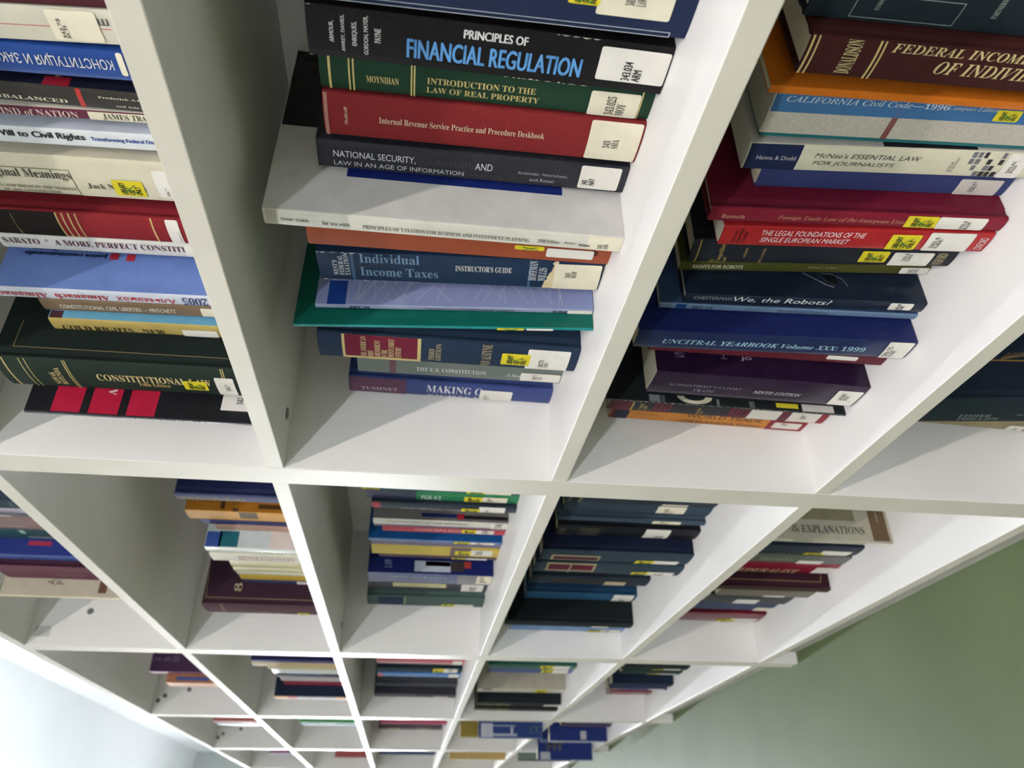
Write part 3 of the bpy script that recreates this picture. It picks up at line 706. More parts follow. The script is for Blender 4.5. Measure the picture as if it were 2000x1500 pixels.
   ('r','s','#6c5a58',0.1516,0.1922,0.0002,0.0521,1),
   ('Y','s',0.1609,0.1928,0.0169,0.0409),
   ('L','s','#e9e5da',0.191,0.234,0.0102,0.0411,'34','rb',0.2007,0.2145,0.0155,0.0351),
  ]),
  ('thin brown booklet above the wide blue textbook','p','#4a3038',None,'#cfc4a8','m',-0.6261,-0.6437,0.112,0.2322,0.1579,0.0,[
   ('Y','s',0.1428,0.1702,0.0074,0.0172),
   ('L','s','#e9e5da',0.1716,0.2129,0.0074,0.0172,'','sb',0,0,0,0),
  ]),
  ('wide blue textbook with a building photo on its cover','p','#525c84','#1b2560','#cfc4a8','g',-0.6928,-0.7551,0.0944,0.2558,0.174,0.0,[
   ('r','c','#c4ccd8',0.0937,0.1674,0.0051,0.0276,1),
   ('r','c','#5c4840',0.1161,0.167,0.0174,0.027,1),
   ('r','c','#40383a',0.1679,0.1954,0.007,0.029,1),
   ('r','c','#a83a34',0.1948,0.2093,0.0147,0.0285,1),
   ('t','c','LAW','r','a','#8c98c0',0.0326,0.0478,0.011,0.0287,2),
   ('t','s','ADMINISTRATIVE','r','d','#9ca4bc',0.0444,0.1634,0.0141,0.0246,2),
   ('L','s','#e6dfc6',0.2226,0.2548,0.0004,0.0547,'342\n9','rb',0.2298,0.2446,0.0057,0.042),
   ('r','s','#7c7c80',0.1836,0.2235,0.0002,0.0621,1),
  ]),
  ('thin black book with a pale yellow title strip','p','#2c2e38',None,'#cfc4a8','m',-0.8079,-0.8644,0.112,0.2606,0.169,0.0,[
   ('r','s','#d8d09c',0.0533,0.1697,0.008,0.0336,1),
   ('t','s','Administrative Law','r','d','#6c6444',0.0656,0.1615,0.0167,0.0262,2),
   ('L','s','#e9e5da',0.2038,0.2521,0.005,0.056,'342','rb',0.2215,0.2361,0.0194,0.0493),
  ]),
  ('muted grey green hardcover with a navy panel, last on the central shelf','h','#4c605c',None,'#cfc4a8','c',-0.8823,-0.955,0.1006,0.2645,0.1799,0.0,[
   ('r','s','#2c3850',0.0248,0.0815,0.0049,0.0614,1),
   ('r','s','#8c9478',0.0827,0.0864,0.0002,0.0726,1),
   ('Y','s',0.1689,0.1988,0.0423,0.0692),
   ('L','s','#e9e5da',0.1984,0.2421,0.0412,0.0724,'','sb',0,0,0,0),
  ]),
 ]),
 ('dark law volumes on the lower shelf of the second bay',-0.3301,[
  ('dark slate volume with fine gold rules, topmost of the dark row','h','#2c363e',None,'#cfc4a8','c',-0.2682,-0.3232,0.112,0.2593,0.169,0.0,[
   ('r','s','#8c8c64',0.0063,0.0085,0.0002,0.0548,1),
   ('r','s','#8c8c64',0.0226,0.0243,0.0002,0.0548,1),
   ('r','s','#8c8c64',0.0258,0.0273,0.0002,0.0548,1),
   ('L','s','#e6dfc6',0.1664,0.2124,0.0456,0.0546,'','sb',0,0,0,0),
  ]),
  ('slate blue volume with a cream label, second of the dark row','h','#34434f',None,'#cfc4a8','c',-0.3237,-0.3656,0.112,0.2568,0.169,0.0,[
   ('L','s','#e6dfc6',0.1611,0.2111,0.0019,0.0279,'342\nA','rb',0.174,0.1903,0.0086,0.0244),
  ]),
  ('slate blue volume with faint lettering and a lower cream label','h','#3c4d5a',None,'#cfc4a8','c',-0.3661,-0.3815,0.1013,0.2623,0.1784,0.0,[
   ('t','s','Laws of Evidence   The Evidence','r','d','#54687a',0.0075,0.1112,0.0006,0.0046,2),
   ('L','s','#e6dfc6',0.167,0.218,0.0004,0.0121,'342\nB','rb',0.1802,0.1957,0.0009,0.0084),
  ]),
  ('black hardcover with tiny gold lines and a square white label','h','#17191f',None,'#cfc4a8','m',-0.3947,-0.4386,0.0966,0.2573,0.175,0.0,[
   ('t','s','RIGHTS\nOF','r','a','#6c6858',0.0049,0.0298,0.0093,0.0428,2),
   ('t','s','RUSSIAN','r','a','#6c6858',0.041,0.0763,0.0051,0.0388,2),
   ('L','s','#e9e5da',0.1586,0.2038,0.0004,0.0401,'342','rb',0.1803,0.1956,0.024,0.037),
  ]),
  ('large navy hardcover with a maroon gold edged title box','h','#2c3c46','#121a30','#cfc4a8','c',-0.442,-0.4982,0.0685,0.2775,0.1887,0.0,[
   ('r','s','#a89c74',0.0202,0.1093,0.0192,0.0481,1),
   ('r','s','#4c2030',0.0239,0.106,0.0245,0.0441,2),
   ('Y','s',0.1781,0.2145,0.0328,0.0541),
   ('L','s','#e9e5da',0.2083,0.2591,0.0308,0.0557,'','sb',0,0,0,0),
  ]),
  ('navy hardcover with a wide maroon title box split in two','h','#2e3e48',None,'#cfc4a8','c',-0.4987,-0.5532,0.0644,0.2818,0.1916,0.0,[
   ('r','s','#a89c74',0.0225,0.1147,0.0004,0.0401,1),
   ('r','s','#5c1c30',0.0264,0.1101,0.0055,0.0328,2),
   ('r','s','#a89c74',0.0661,0.0688,0.0002,0.0544,3),
   ('Y','s',0.1885,0.2229,0.0301,0.0486),
   ('L','s','#e9e5da',0.2168,0.2703,0.0268,0.053,'34','rb',0.2321,0.2515,0.0362,0.0502),
  ]),
  ('short dark slate volume with a small tan label','h','#242e38',None,'#cfc4a8','c',-0.7111,-0.7642,0.1063,0.2572,0.1747,0.0,[
   ('r','s','#34302c',0.0458,0.1551,0.0121,0.0367,1),
   ('L','s','#b8a888',0.1618,0.2084,0.0191,0.0478,'','sb',0,0,0,0),
  ]),
  ('steel blue cloth volume with a square white label','h','#27506e','#1c3c58','#cfc4a8','c',-0.8232,-0.872,0.1032,0.2535,0.1724,0.0,[
   ('L','s','#e9e5da',0.2006,0.2476,0.0004,0.0484,'3','rb',0.2195,0.2306,0.0262,0.0464),
  ]),
  ('very dark green volume showing its wide plain cover','h','#1a2424','#141c1e','#cfc4a8','c',-0.8725,-0.9129,0.0521,0.2906,0.1976,0.0,[
   ('L','s','#e6dfc6',0.1988,0.238,0.0217,0.039,'','sb',0,0,0,0),
  ]),
  ('thin sky blue paperback at the end of the dark row','p','#3c7cb8',None,'#cfc4a8','g',-0.9291,-0.9901,0.0606,0.2709,0.1842,0.0,[
   ('Y','s',0.1872,0.2205,0.041,0.0606),
   ('L','s','#e9e5da',0.215,0.2653,0.0328,0.0606,'3','rb',0.2289,0.2392,0.0414,0.0582),
  ]),
 ]),
 ('books on the bottom shelf of the second bay',-0.6701,[
  ('thick cream book lettered EXPLANATIONS with a brown band','p','#b8b3a0','#b8b3a0','#cfc4a8','m',-0.3614,-0.3768,0.0767,0.24,0.1632,0.0,[
   ('r','c','#8a8468',0.0458,0.1761,0.0378,0.0683,1),
   ('t','c','EXPLANATIONS','rb','d','#4c4c48',0.0715,0.189,0.0131,0.0273,2),
   ('t','c','&','ri','d','#7c7460',0.0527,0.0685,0.0133,0.0275,2),
   ('r','c','#6c5840',0.2032,0.2343,0.0023,0.0861,1),
   ('t','c','ASPEN','si','a','#c8beaa',0.2169,0.2203,0.0368,0.0615,2),
   ('t','c','Third Edition','r','d','#5c5a50',0.0513,0.0876,-0.0038,-0.0005,2),
   ('L','s','#e9e5da',0.1908,0.2385,0.002,0.015,'','sb',0,0,0,0),
  ]),
  ('navy hardcover with a round white label, below the cream book','h','#1e2836',None,'#cfc4a8','m',-0.4498,-0.4978,0.0988,0.225,0.153,0.0,[
   ('Y','s',0.1217,0.1619,0.0318,0.0476),
   ('L','s','#e9e5da',0.1504,0.2092,0.018,0.0476,'','sb',0,0,0,0),
  ]),
  ('grey green book with pale title letters, above the red one','p','#5c6254',None,'#cfc4a8','m',-0.4983,-0.542,0.0956,0.22,0.1496,0.0,[
   ('t','s','FRAMING','r','d','#a8ac94',0.0412,0.1113,0.0144,0.0298,2),
   ('r','s','#6c6a6a',0.1606,0.2194,0.0002,0.0436,1),
   ('L','s','#e9e5da',0.1218,0.1738,0.0238,0.0434,'','sb',0,0,0,0),
  ]),
  ('red book lettered FEDERALIST','p','#8a1c34',None,'#cfc4a8','g',-0.5425,-0.5984,0.0944,0.215,0.1462,0.0,[
   ('t','s','FEDERALIST','rbi','d','#d0bc8c',0.003,0.1442,0.0326,0.0553,2),
   ('L','s','#e9e5da',0.1712,0.214,0.015,0.0503,'','sb',0,0,0,0),
  ]),
  ('dark maroon hardcover with a gold line on its cover','h','#3c3028','#361a24','#cfc4a8','c',-0.6012,-0.6233,0.0634,0.24,0.1632,0.0,[
   ('PL','c','#b09868',0.0009,[(0.0244, 0.0152), (0.221, 0.0146)]),
   ('PL','c','#b09868',0.0009,[(0.221, 0.0146), (0.2244, 0.0298)]),
  ]),
  ('thin olive grey book under the maroon hardcover','p','#6c6454',None,'#cfc4a8','m',-0.6554,-0.704,0.075,0.205,0.1394,0.0,[
   ('L','s','#e9e5da',0.1032,0.1509,0.0365,0.0482,'','sb',0,0,0,0),
  ]),
  ('charcoal book with a small white label, third from the end','p','#2c3234',None,'#cfc4a8','m',-0.752,-0.8158,0.091,0.195,0.1326,0.0,[
   ('L','s','#e9e5da',0.0704,0.125,0.0297,0.0634,'','sb',0,0,0,0),
  ]),
  ('narrow blue and white book above the last red one','p','#1c3860',None,'#cfc4a8','m',-0.8357,-0.8977,0.0984,0.19,0.1292,0.0,[
   ('L','s','#e6dfc6',0.148,0.189,0.0333,0.0617,'','sb',0,0,0,0),
  ]),
  ('deep red hardcover, last on the bottom shelf of the second bay','h','#6c1c2c',None,'#cfc4a8','g',-0.9094,-0.9844,0.0931,0.2,0.136,0.0,[
   ('Y','s',0.0969,0.1407,0.045,0.0746),
   ('L','s','#e9e5da',0.1247,0.1916,0.0321,0.0746,'','sb',0,0,0,0),
  ]),
 ]),
 ('books on the top shelf of the third bay',0.6899,[
  ('large purple maroon book showing its cover with faint letters','p','#8c5c78','#3c2440','#cfc4a8','m',-1.6074,-1.635,0.0619,0.235,0.1598,0.0,[
   ('t','c','Das\nBau\nRecht','s','a','#7c6484',0.003,0.0779,0.0305,0.0461,2),
  ]),
  ('orange tan book with a blue panel, on the top shelf near the cam holes','p','#c88c5c','#a46c4c','#cfc4a8','m',-1.6354,-1.695,0.0365,0.19,0.1292,0.0,[
   ('r','c','#4c5890',0.0279,0.1207,0.007,0.0178,1),
  ]),
 ]),
 ('books on the middle shelf of the third bay',0.3499,[
  ('slanting indigo booklet at the start of the third bay middle shelf','p','#343868','#1c1c3c','#cfc4a8','c',-1.2789,-1.3089,0.0365,0.23,0.1564,0.0,[
  ]),
  ('thin tan booklet under the indigo one','p','#b8a074',None,'#cfc4a8','c',-1.3093,-1.3594,0.0365,0.235,0.1598,0.0,[
  ]),
  ('thin cream booklet with ragged end','p','#b8ac84',None,'#cfc4a8','c',-1.3598,-1.3976,0.0365,0.2,0.136,0.0,[
  ]),
  ('thin white booklet with a pale blue patch','p','#c4c8c0',None,'#cfc4a8','m',-1.398,-1.458,0.0365,0.195,0.1326,0.0,[
   ('r','s','#b8d0dc',0.0365,0.1313,0.0417,0.0596,1),
  ]),
  ('thin dark navy booklet among the pale ones','p','#1c2438',None,'#cfc4a8','m',-1.4786,-1.5089,0.0365,0.19,0.1292,0.0,[
  ]),
  ('greyish white booklet above the red one','p','#b8b0b0',None,'#cfc4a8','c',-1.5093,-1.5693,0.0365,0.187,0.1272,0.0,[
  ]),
  ('thin dark red booklet on top of the big navy book','p','#8c3040',None,'#cfc4a8','m',-1.5973,-1.6347,0.0365,0.187,0.1272,0.0,[
  ]),
  ('big navy hardcover with orange and red marks along its spine','p','#8c8884','#1c2438','#cfc4a8','c',-1.6351,-1.6814,0.005,0.215,0.1462,0.0,[
   ('r','s','#d09450',0.0006,0.0384,0.0002,0.0461,1),
   ('r','s','#c04444',0.0384,0.0665,0.0002,0.0461,1),
   ('r','s','#d09450',0.1777,0.208,0.0002,0.0461,1),
  ]),
 ]),
 ('books on the central shelf of the third bay',0.0099,[
  ('rose red book at the start of the third bay central shelf','p','#c05060',None,'#cfc4a8','g',-1.4805,-1.5355,0.085,0.2574,0.175,0.0,[
   ('r','s','#d89c9c',0.001,0.222,0.027,0.0483,1),
   ('L','s','#e9e5da',0.2217,0.2487,0.0004,0.0491,'','sb',0,0,0,0),
  ]),
  ('dark green hardcover with a yellow sticker and white label','h','#22323a',None,'#cfc4a8','c',-1.5952,-1.6552,0.085,0.2596,0.1765,0.0,[
   ('Y','s',0.17,0.2035,0.0004,0.0557),
   ('L','s','#e9e5da',0.2013,0.2439,0.0004,0.0596,'3','rb',0.2178,0.2278,0.0009,0.029),
  ]),
  ('light blue paperback with a red tip','p','#3c7cc0',None,'#cfc4a8','g',-1.6787,-1.7387,0.085,0.2601,0.1769,0.0,[
   ('r','s','#c04c5c',0.0006,0.0163,0.0002,0.0598,1),
   ('L','s','#e9e5da',0.2227,0.2539,0.0004,0.0501,'','sb',0,0,0,0),
  ]),
  ('dark grey book with a navy patch, above the black last one','h','#44464c',None,'#cfc4a8','c',-1.8429,-1.9029,0.085,0.2692,0.1831,0.0,[
   ('r','s','#1c2040',0.0175,0.1043,0.0004,0.0141,1),
  ]),
  ('black book with faint lettering, last on the third bay central shelf','p','#2c2a2e','#34343c','#cfc4a8','m',-1.9183,-1.9783,0.0632,0.2751,0.1871,0.0,[
   ('t','s','CONSTITUTIONAL','r','d','#8c8888',0.0247,0.1451,0.0006,0.0379,2),
   ('L','s','#e9e5da',0.2014,0.2502,0.0269,0.0596,'','sb',0,0,0,0),
  ]),
 ]),
 ('books on the lower shelf of the third bay',-0.3301,[
  ('dark green book with yellow stickers, first on its shelf','p','#2a5c4c',None,'#cfc4a8','m',-1.5181,-1.5731,0.085,0.2695,0.1833,0.0,[
   ('Y','s',0.1598,0.1995,0.0004,0.0381),
   ('L','s','#e9e5da',0.19,0.2489,0.0004,0.0483,'','sb',0,0,0,0),
  ]),
  ('violet blue book directly under the dark green one','p','#3c5090',None,'#cfc4a8','m',-1.5736,-1.6305,0.085,0.2631,0.1789,0.0,[
   ('r','s','#23305c',0.0006,0.0117,0.0002,0.0567,1),
   ('Y','s',0.1658,0.2024,0.0004,0.0491),
   ('L','s','#e9e5da',0.197,0.2484,0.0004,0.0565,'','sb',0,0,0,0),
  ]),
  ('wide off white book with its pale cover showing','p','#d0cbbc','#bcb5a4','#cfc4a8','m',-1.7153,-1.7753,0.0508,0.282,0.1917,0.0,[
   ('r','s','#6c6a64',0.0161,0.0448,0.0004,0.0231,1),
   ('Y','s',0.1881,0.2236,0.0004,0.0513),
  ]),
  ('thick black hardcover with gold specks on its spine','h','#22262a','#1c2428','#cfc4a8','c',-1.8,-1.86,0.024,0.278,0.189,0.0,[
   ('t','s','ENCYCLOPEDIA','rb','d','#a89c64',0.003,0.1145,0.0178,0.0594,2),
   ('L','s','#e9e5da',0.2235,0.277,0.0207,0.0596,'','sb',0,0,0,0),
  ]),
  ('black hardcover with gold specks, last of its shelf','h','#262a28',None,'#cfc4a8','c',-1.862,-1.92,0.016,0.277,0.1884,0.0,[
   ('t','s','ENCYCLOPEDIA','rb','d','#a89c64',0.003,0.1195,0.008,0.0559,2),
   ('L','s','#e9e5da',0.22,0.2759,0.0399,0.0576,'','sb',0,0,0,0),
  ]),
 ]),
 ('books on the bottom shelf of the third bay',-0.6701,[
  ('near black book with a round white label, first on the third bay bottom shelf','h','#1c2426',None,'#cfc4a8','c',-1.4799,-1.5399,0.085,0.2,0.136,0.0,[
   ('Y','s',0.0936,0.1349,0.041,0.0596),
   ('L','s','#e9e5da',0.125,0.1829,0.033,0.0596,'','sb',0,0,0,0),
  ]),
  ('very dark green book below the near black one','h','#20342c',None,'#cfc4a8','c',-1.549,-1.609,0.085,0.19,0.1292,0.0,[
   ('Y','s',0.0879,0.1268,0.0382,0.0596),
   ('L','s','#e9e5da',0.1166,0.1761,0.0351,0.0596,'','sb',0,0,0,0),
  ]),
  ('wide navy hardcover with a plain cover on the bottom shelf','h','#1c2a3c',None,'#cfc4a8','c',-1.6534,-1.7134,0.0656,0.2,0.136,0.0,[
  ]),
  ('slate blue book with a brown end above the crimson one','p','#3c4468',None,'#cfc4a8','m',-1.7239,-1.7535,0.0611,0.195,0.1326,0.0,[
   ('r','s','#7c5c58',0.0006,0.0326,0.0002,0.0294,1),
   ('L','s','#e9e5da',0.1343,0.1873,0.0004,0.0134,'','sb',0,0,0,0),
  ]),
  ('crimson book with a white label, last on the third bay bottom shelf','p','#7c1c34',None,'#cfc4a8','g',-1.8932,-1.9532,0.0799,0.15,0.102,0.0,[
   ('L','s','#e9e5da',0.0813,0.1343,0.0359,0.0596,'','sb',0,0,0,0),
  ]),
 ]),
 ('books on the top shelf of the fourth bay',0.6899,[
  ('salmon red booklet on the far top shelf','p','#a86460',None,'#cfc4a8','m',-2.3194,-2.3494,0.0222,0.19,0.1292,0.0,[
  ]),
  ('dark plum book below the salmon booklet','p','#4c4450',None,'#cfc4a8','m',-2.3498,-2.4098,0.02,0.185,0.1258,0.0,[
   ('r','s','#8c8490',0.0329,0.1493,0.0557,0.0596,1),
  ]),
 ]),
 ('books on the middle shelf of the fourth bay',0.3499,[
  ('green book with light patches, on the far middle shelf','p','#5c9468',None,'#cfc4a8','c',-2.2906,-2.3206,0.02,0.215,0.1462,0.0,[
   ('r','s','#8cb48c',0.0743,0.1352,0.0002,0.0298,1),
  ]),
  ('teal grey book below the green one','p','#4c6878',None,'#cfc4a8','c',-2.321,-2.381,0.02,0.21,0.1428,0.0,[
  ]),
 ]),
 ('books on the central shelf of the fourth bay',0.0099,[
  ('rose crimson book on the far central shelf','p','#a83c58',None,'#cfc4a8','m',-2.4933,-2.5483,0.05,0.2649,0.1801,0.0,[
  ]),
  ('brownish book with cream patches below the rose crimson one','p','#6c6268',None,'#cfc4a8','m',-2.9438,-2.9986,0.085,0.2862,0.1946,0.0,[
   ('r','s','#c8b8a0',0.0473,0.0992,0.0002,0.0546,1),
   ('r','s','#b8a890',0.1744,0.2267,0.0002,0.0546,1),
  ]),
 ]),
 ('books on the lower shelf of the fourth bay',-0.3301,[
  ('blue and white book jutting out over the far lower shelf edge','p','#2c4078','#2c4078','#cfc4a8','m',-2.19,-2.225,-0.036,0.238,0.1618,0.0,[
   ('r','c','#c8ccd4',0.0094,0.0525,0.0004,0.0471,1),
   ('r','c','#b4bccc',0.0523,0.142,0.0047,0.0131,1),
   ('r','c','#b4bccc',0.052,0.1374,0.0379,0.0411,1),
   ('r','c','#c8ccd4',0.1184,0.1278,0.014,0.0355,1),
   ('t','c','CC','sb','d','#8cc0cc',0.1899,0.2324,0.0152,0.0407,2),
  ]),
  ('old gold book standing taller behind the jutting blue and white book','p','#8c7840','#94803c','#cfc4a8','m',-2.235,-2.275,-0.03,0.302,0.2054,0.0,[
  ]),
 ]),
 ('books on the bottom shelf of the fourth bay',-0.6701,[
  ('slate blue book with a pale label on the far bottom shelf','p','#44548c',None,'#cfc4a8','m',-2.44,-2.49,0.055,0.2,0.136,0.0,[
  ]),
  ('thin plum booklet with an ochre end','p','#5c4a5c',None,'#cfc4a8','m',-2.51,-2.55,0.05,0.21,0.1428,0.0,[
  ]),
  ('royal blue book with a white label low on its cover','p','#b8bcc8','#26387c','#cfc4a8','m',-2.6,-2.635,0.0,0.245,0.1666,0.0,[
   ('r','c','#d4d4d8',0.1315,0.1561,0.007,0.0392,1),
  ]),
  ('royal blue folder jutting furthest out of the bottom shelf','p','#26387c','#26387c','#cfc4a8','m',-2.9,-2.935,-0.042,0.25,0.17,0.0,[
   ('r','c','#c8ccd4',0.0124,0.0569,0.0004,0.0305,1),
   ('r','c','#7888a8',0.01,0.2288,0.0689,0.0809,1),
   ('t','c','MT','sb','d','#a8a890',0.0449,0.1177,0.0377,0.0685,2),
  ]),
 ]),
 ('books at the far end of the top shelf',0.6899,[
  ('purple red booklet far along the top shelf','p','#8c5470',None,'#cfc4a8','m',-3.7808,-3.8108,0.06,0.2,0.136,0.0,[
  ]),
  ('lilac booklet under the purple red one','p','#a49cc0',None,'#cfc4a8','m',-3.8112,-3.8712,0.06,0.2,0.136,0.0,[
  ]),
 ]),
 ('books at the far end of the middle shelf',0.3499,[
  ('tomato red book far along the middle shelf','p','#b45c5c',None,'#cfc4a8','m',-3.9795,-3.9983,0.06,0.21,0.1428,0.0,[
  ]),
 ]),
 ('books at the far end of the central shelf',0.0099,[
  ('thin dark blue booklet far along the central shelf','p','#2c3c5c',None,'#cfc4a8','m',-3.671,-3.726,0.05,0.2997,0.2038,0.0,[
  ]),
 ]),
 ('books at the far end of the bottom shelf',-0.6701,[
  ('dark green grey hardcover behind the jutting royal blue box','h','#2c3c3c','#7c8c80','#cfc4a8','c',-3.4,-3.44,0.0,0.27,0.1836,0.0,[
  ]),
 ]),
 ('books at the far end of the lower shelf',-0.3301,[
  ('honey coloured book far along the lower shelf','p','#d0b070',None,'#cfc4a8','m',-3.38,-3.42,0.0,0.28,0.1904,0.0,[
   ('r','s','#d8d0a8',0.0325,0.219,0.0002,0.0398,1),
  ]),
 ]),
]

# ------------------------------------------------------------------ lettering
TEXT_CACHE = {}
def _math(s, up, lo, dg=None):
    o = ''
    for ch in s:
        if 'A' <= ch <= 'Z': o += chr(up + ord(ch) - 65)
        elif 'a' <= ch <= 'z':
            o += '\u210e' if (lo == 0x1D44E and ch == 'h') else chr(lo + ord(ch) - 97)
        elif '0' <= ch <= '9' and dg: o += chr(dg + ord(ch) - 48)
        else: o += ch
    return o
STYLES = {'s': (None, 0.0, 0), 'sb': (None, 0.0, 0), 'si': (None, 0.0, .22), 'r': ((0x1D400, 0x1D41A, 0x1D7CE), -0.005, 0),
          'rb': ((0x1D400, 0x1D41A, 0x1D7CE), 0.0, 0), 'ri': ((0x1D434, 0x1D44E, 0x1D7CE), 0.004, 0), 'rbi': ((0x1D468, 0x1D482, 0x1D7CE), 0.0, 0)}
def text_mesh(s, style):
    key = (s, style)
    if key in TEXT_CACHE: return TEXT_CACHE[key]
    ab, off, shear = STYLES[style]
    cu = bpy.data.curves.new('lettering', 'FONT')
    cu.body = _math(s, *ab) if ab else s
    cu.offset = off; cu.resolution_u = 3; cu.shear = shear
    cu.space_line = 0.85
    ob = bpy.data.objects.new('lettering', cu)
    me = ob.to_mesh()
    vs = [(v.co.x, v.co.y) for v in me.vertices]
    fs = [tuple(p.vertices) for p in me.polygons]
    ob.to_mesh_clear()
    bpy.data.objects.remove(ob); bpy.data.curves.remove(cu)
    if not vs: vs = [(0, 0), (1, 1)]
    if style == 'sb':                                                # heavier strokes: the outline laid over itself, slightly shifted
        v0, f0, n0 = list(vs), list(fs), len(vs)
        for k, (dx, dy) in enumerate(((.035, 0), (.07, 0), (.035, .025))):
            vs += [(x + dx, y + dy) for x, y in v0]
            fs += [tuple(i + n0 * (k + 1) for i in f) for f in f0]
    xs = [v[0] for v in vs]; ys = [v[1] for v in vs]
    TEXT_CACHE[key] = (vs, fs, min(xs), max(xs), min(ys), max(ys))
    return TEXT_CACHE[key]

class MB:
    """collects faces and their materials for one mesh"""
    def __init__(self): self.v = []; self.f = []; self.mi = []; self.mats = []
    def slot(self, mt):
        if mt not in self.mats: self.mats.append(mt)
        return self.mats.index(mt)
    def add(self, vs, fs, mt):
        b = len(self.v); k = self.slot(mt)
        self.v += vs; self.f += [tuple(i + b for i in f) for f in fs]; self.mi += [k] * len(fs)
    def build(self, name, parent):
        me = bpy.data.meshes.new(name); me.from_pydata([tuple(v) for v in self.v], [], self.f)
        me.polygons.foreach_set('material_index', self.mi)
        me.update()
        return link(name, me, parent, self.mats)
    def strip(self, outer, inner, z0, z1, mt):
        """closed prism between two matching plan paths"""
        n = len(outer); vs = []
        for z in (z0, z1):
            vs += [(p[0], p[1], z) for p in outer] + [(p[0], p[1], z) for p in inner]
        fs = []
        for i in range(n - 1):
            fs.append((i, i + 1, 2 * n + i + 1, 2 * n + i))
            fs.append((n + i + 1, n + i, 3 * n + i, 3 * n + i + 1))
            fs.append((i + 1, i, n + i, n + i + 1))
            fs.append((2 * n + i, 2 * n + i + 1, 3 * n + i + 1, 3 * n + i))
        fs.append((0, 2 * n, 3 * n, n)); fs.append((n - 1, 2 * n - 1, 4 * n - 1, 3 * n - 1))
        self.add(vs, fs, mt)

def rect(mb, fn, s0, s1, w0, w1, e, mt, rad=0.0, n=12):
    ws = [w0 + (w1 - w0) * i / n for i in range(n + 1)]
    if rad:
        rad = min(rad, (w1 - w0) * .45, (s1 - s0) * .45)
        ws = sorted(set(ws + [w0 + rad * q for q in (.12, .35, .65)] + [w1 - rad * q for q in (.12, .35, .65)] + [w0 + rad, w1 - rad]))
    vs = []
    for w in ws:
        ins = 0.0
        if rad:
            d = min(w - w0, w1 - w)
            if d < rad: ins = rad - math.sqrt(max(rad * rad - (rad - d) ** 2, 0))
        vs += [fn(s0 + ins, w, e), fn(s1 - ins, w, e)]
    mb.add(vs, [(2 * i, 2 * i + 1, 2 * i + 3, 2 * i + 2) for i in range(len(ws) - 1)], mt)

def letter(mb, fn, txt, style, ori, s0, s1, w0, w1, e, mt):
    vs, fs, xa, xb, ya, yb = text_mesh(txt, style)
    W = max(xb - xa, 1e-5); H = max(yb - ya, 1e-5); out = []
    for x, y in vs:
        p = (x - xa) / W; q = (y - ya) / H
        if ori == 'd': s, w = s0 + p * (s1 - s0), w1 - q * (w1 - w0)
        elif ori == 'u': s, w = s1 - p * (s1 - s0), w0 + q * (w1 - w0)
        else: s, w = s1 - q * (s1 - s0), w1 - p * (w1 - w0)
        out.append(fn(s, w, e))
    mb.add(out, fs, mt)

def stroke(mb, fn, pts, wd, e, mt):
    for (sa, wa), (sb, wb) in zip(pts, pts[1:]):
        L = math.hypot(sb - sa, wb - wa) or 1e-6
        ns, nw = -(wb - wa) / L * wd / 2, (sb - sa) / L * wd / 2
        mb.add([fn(sa + ns, wa + nw, e), fn(sb + ns, wb + nw, e), fn(sb - ns, wb - nw, e), fn(sa - ns, wa - nw, e)], [(0, 1, 2, 3)], mt)

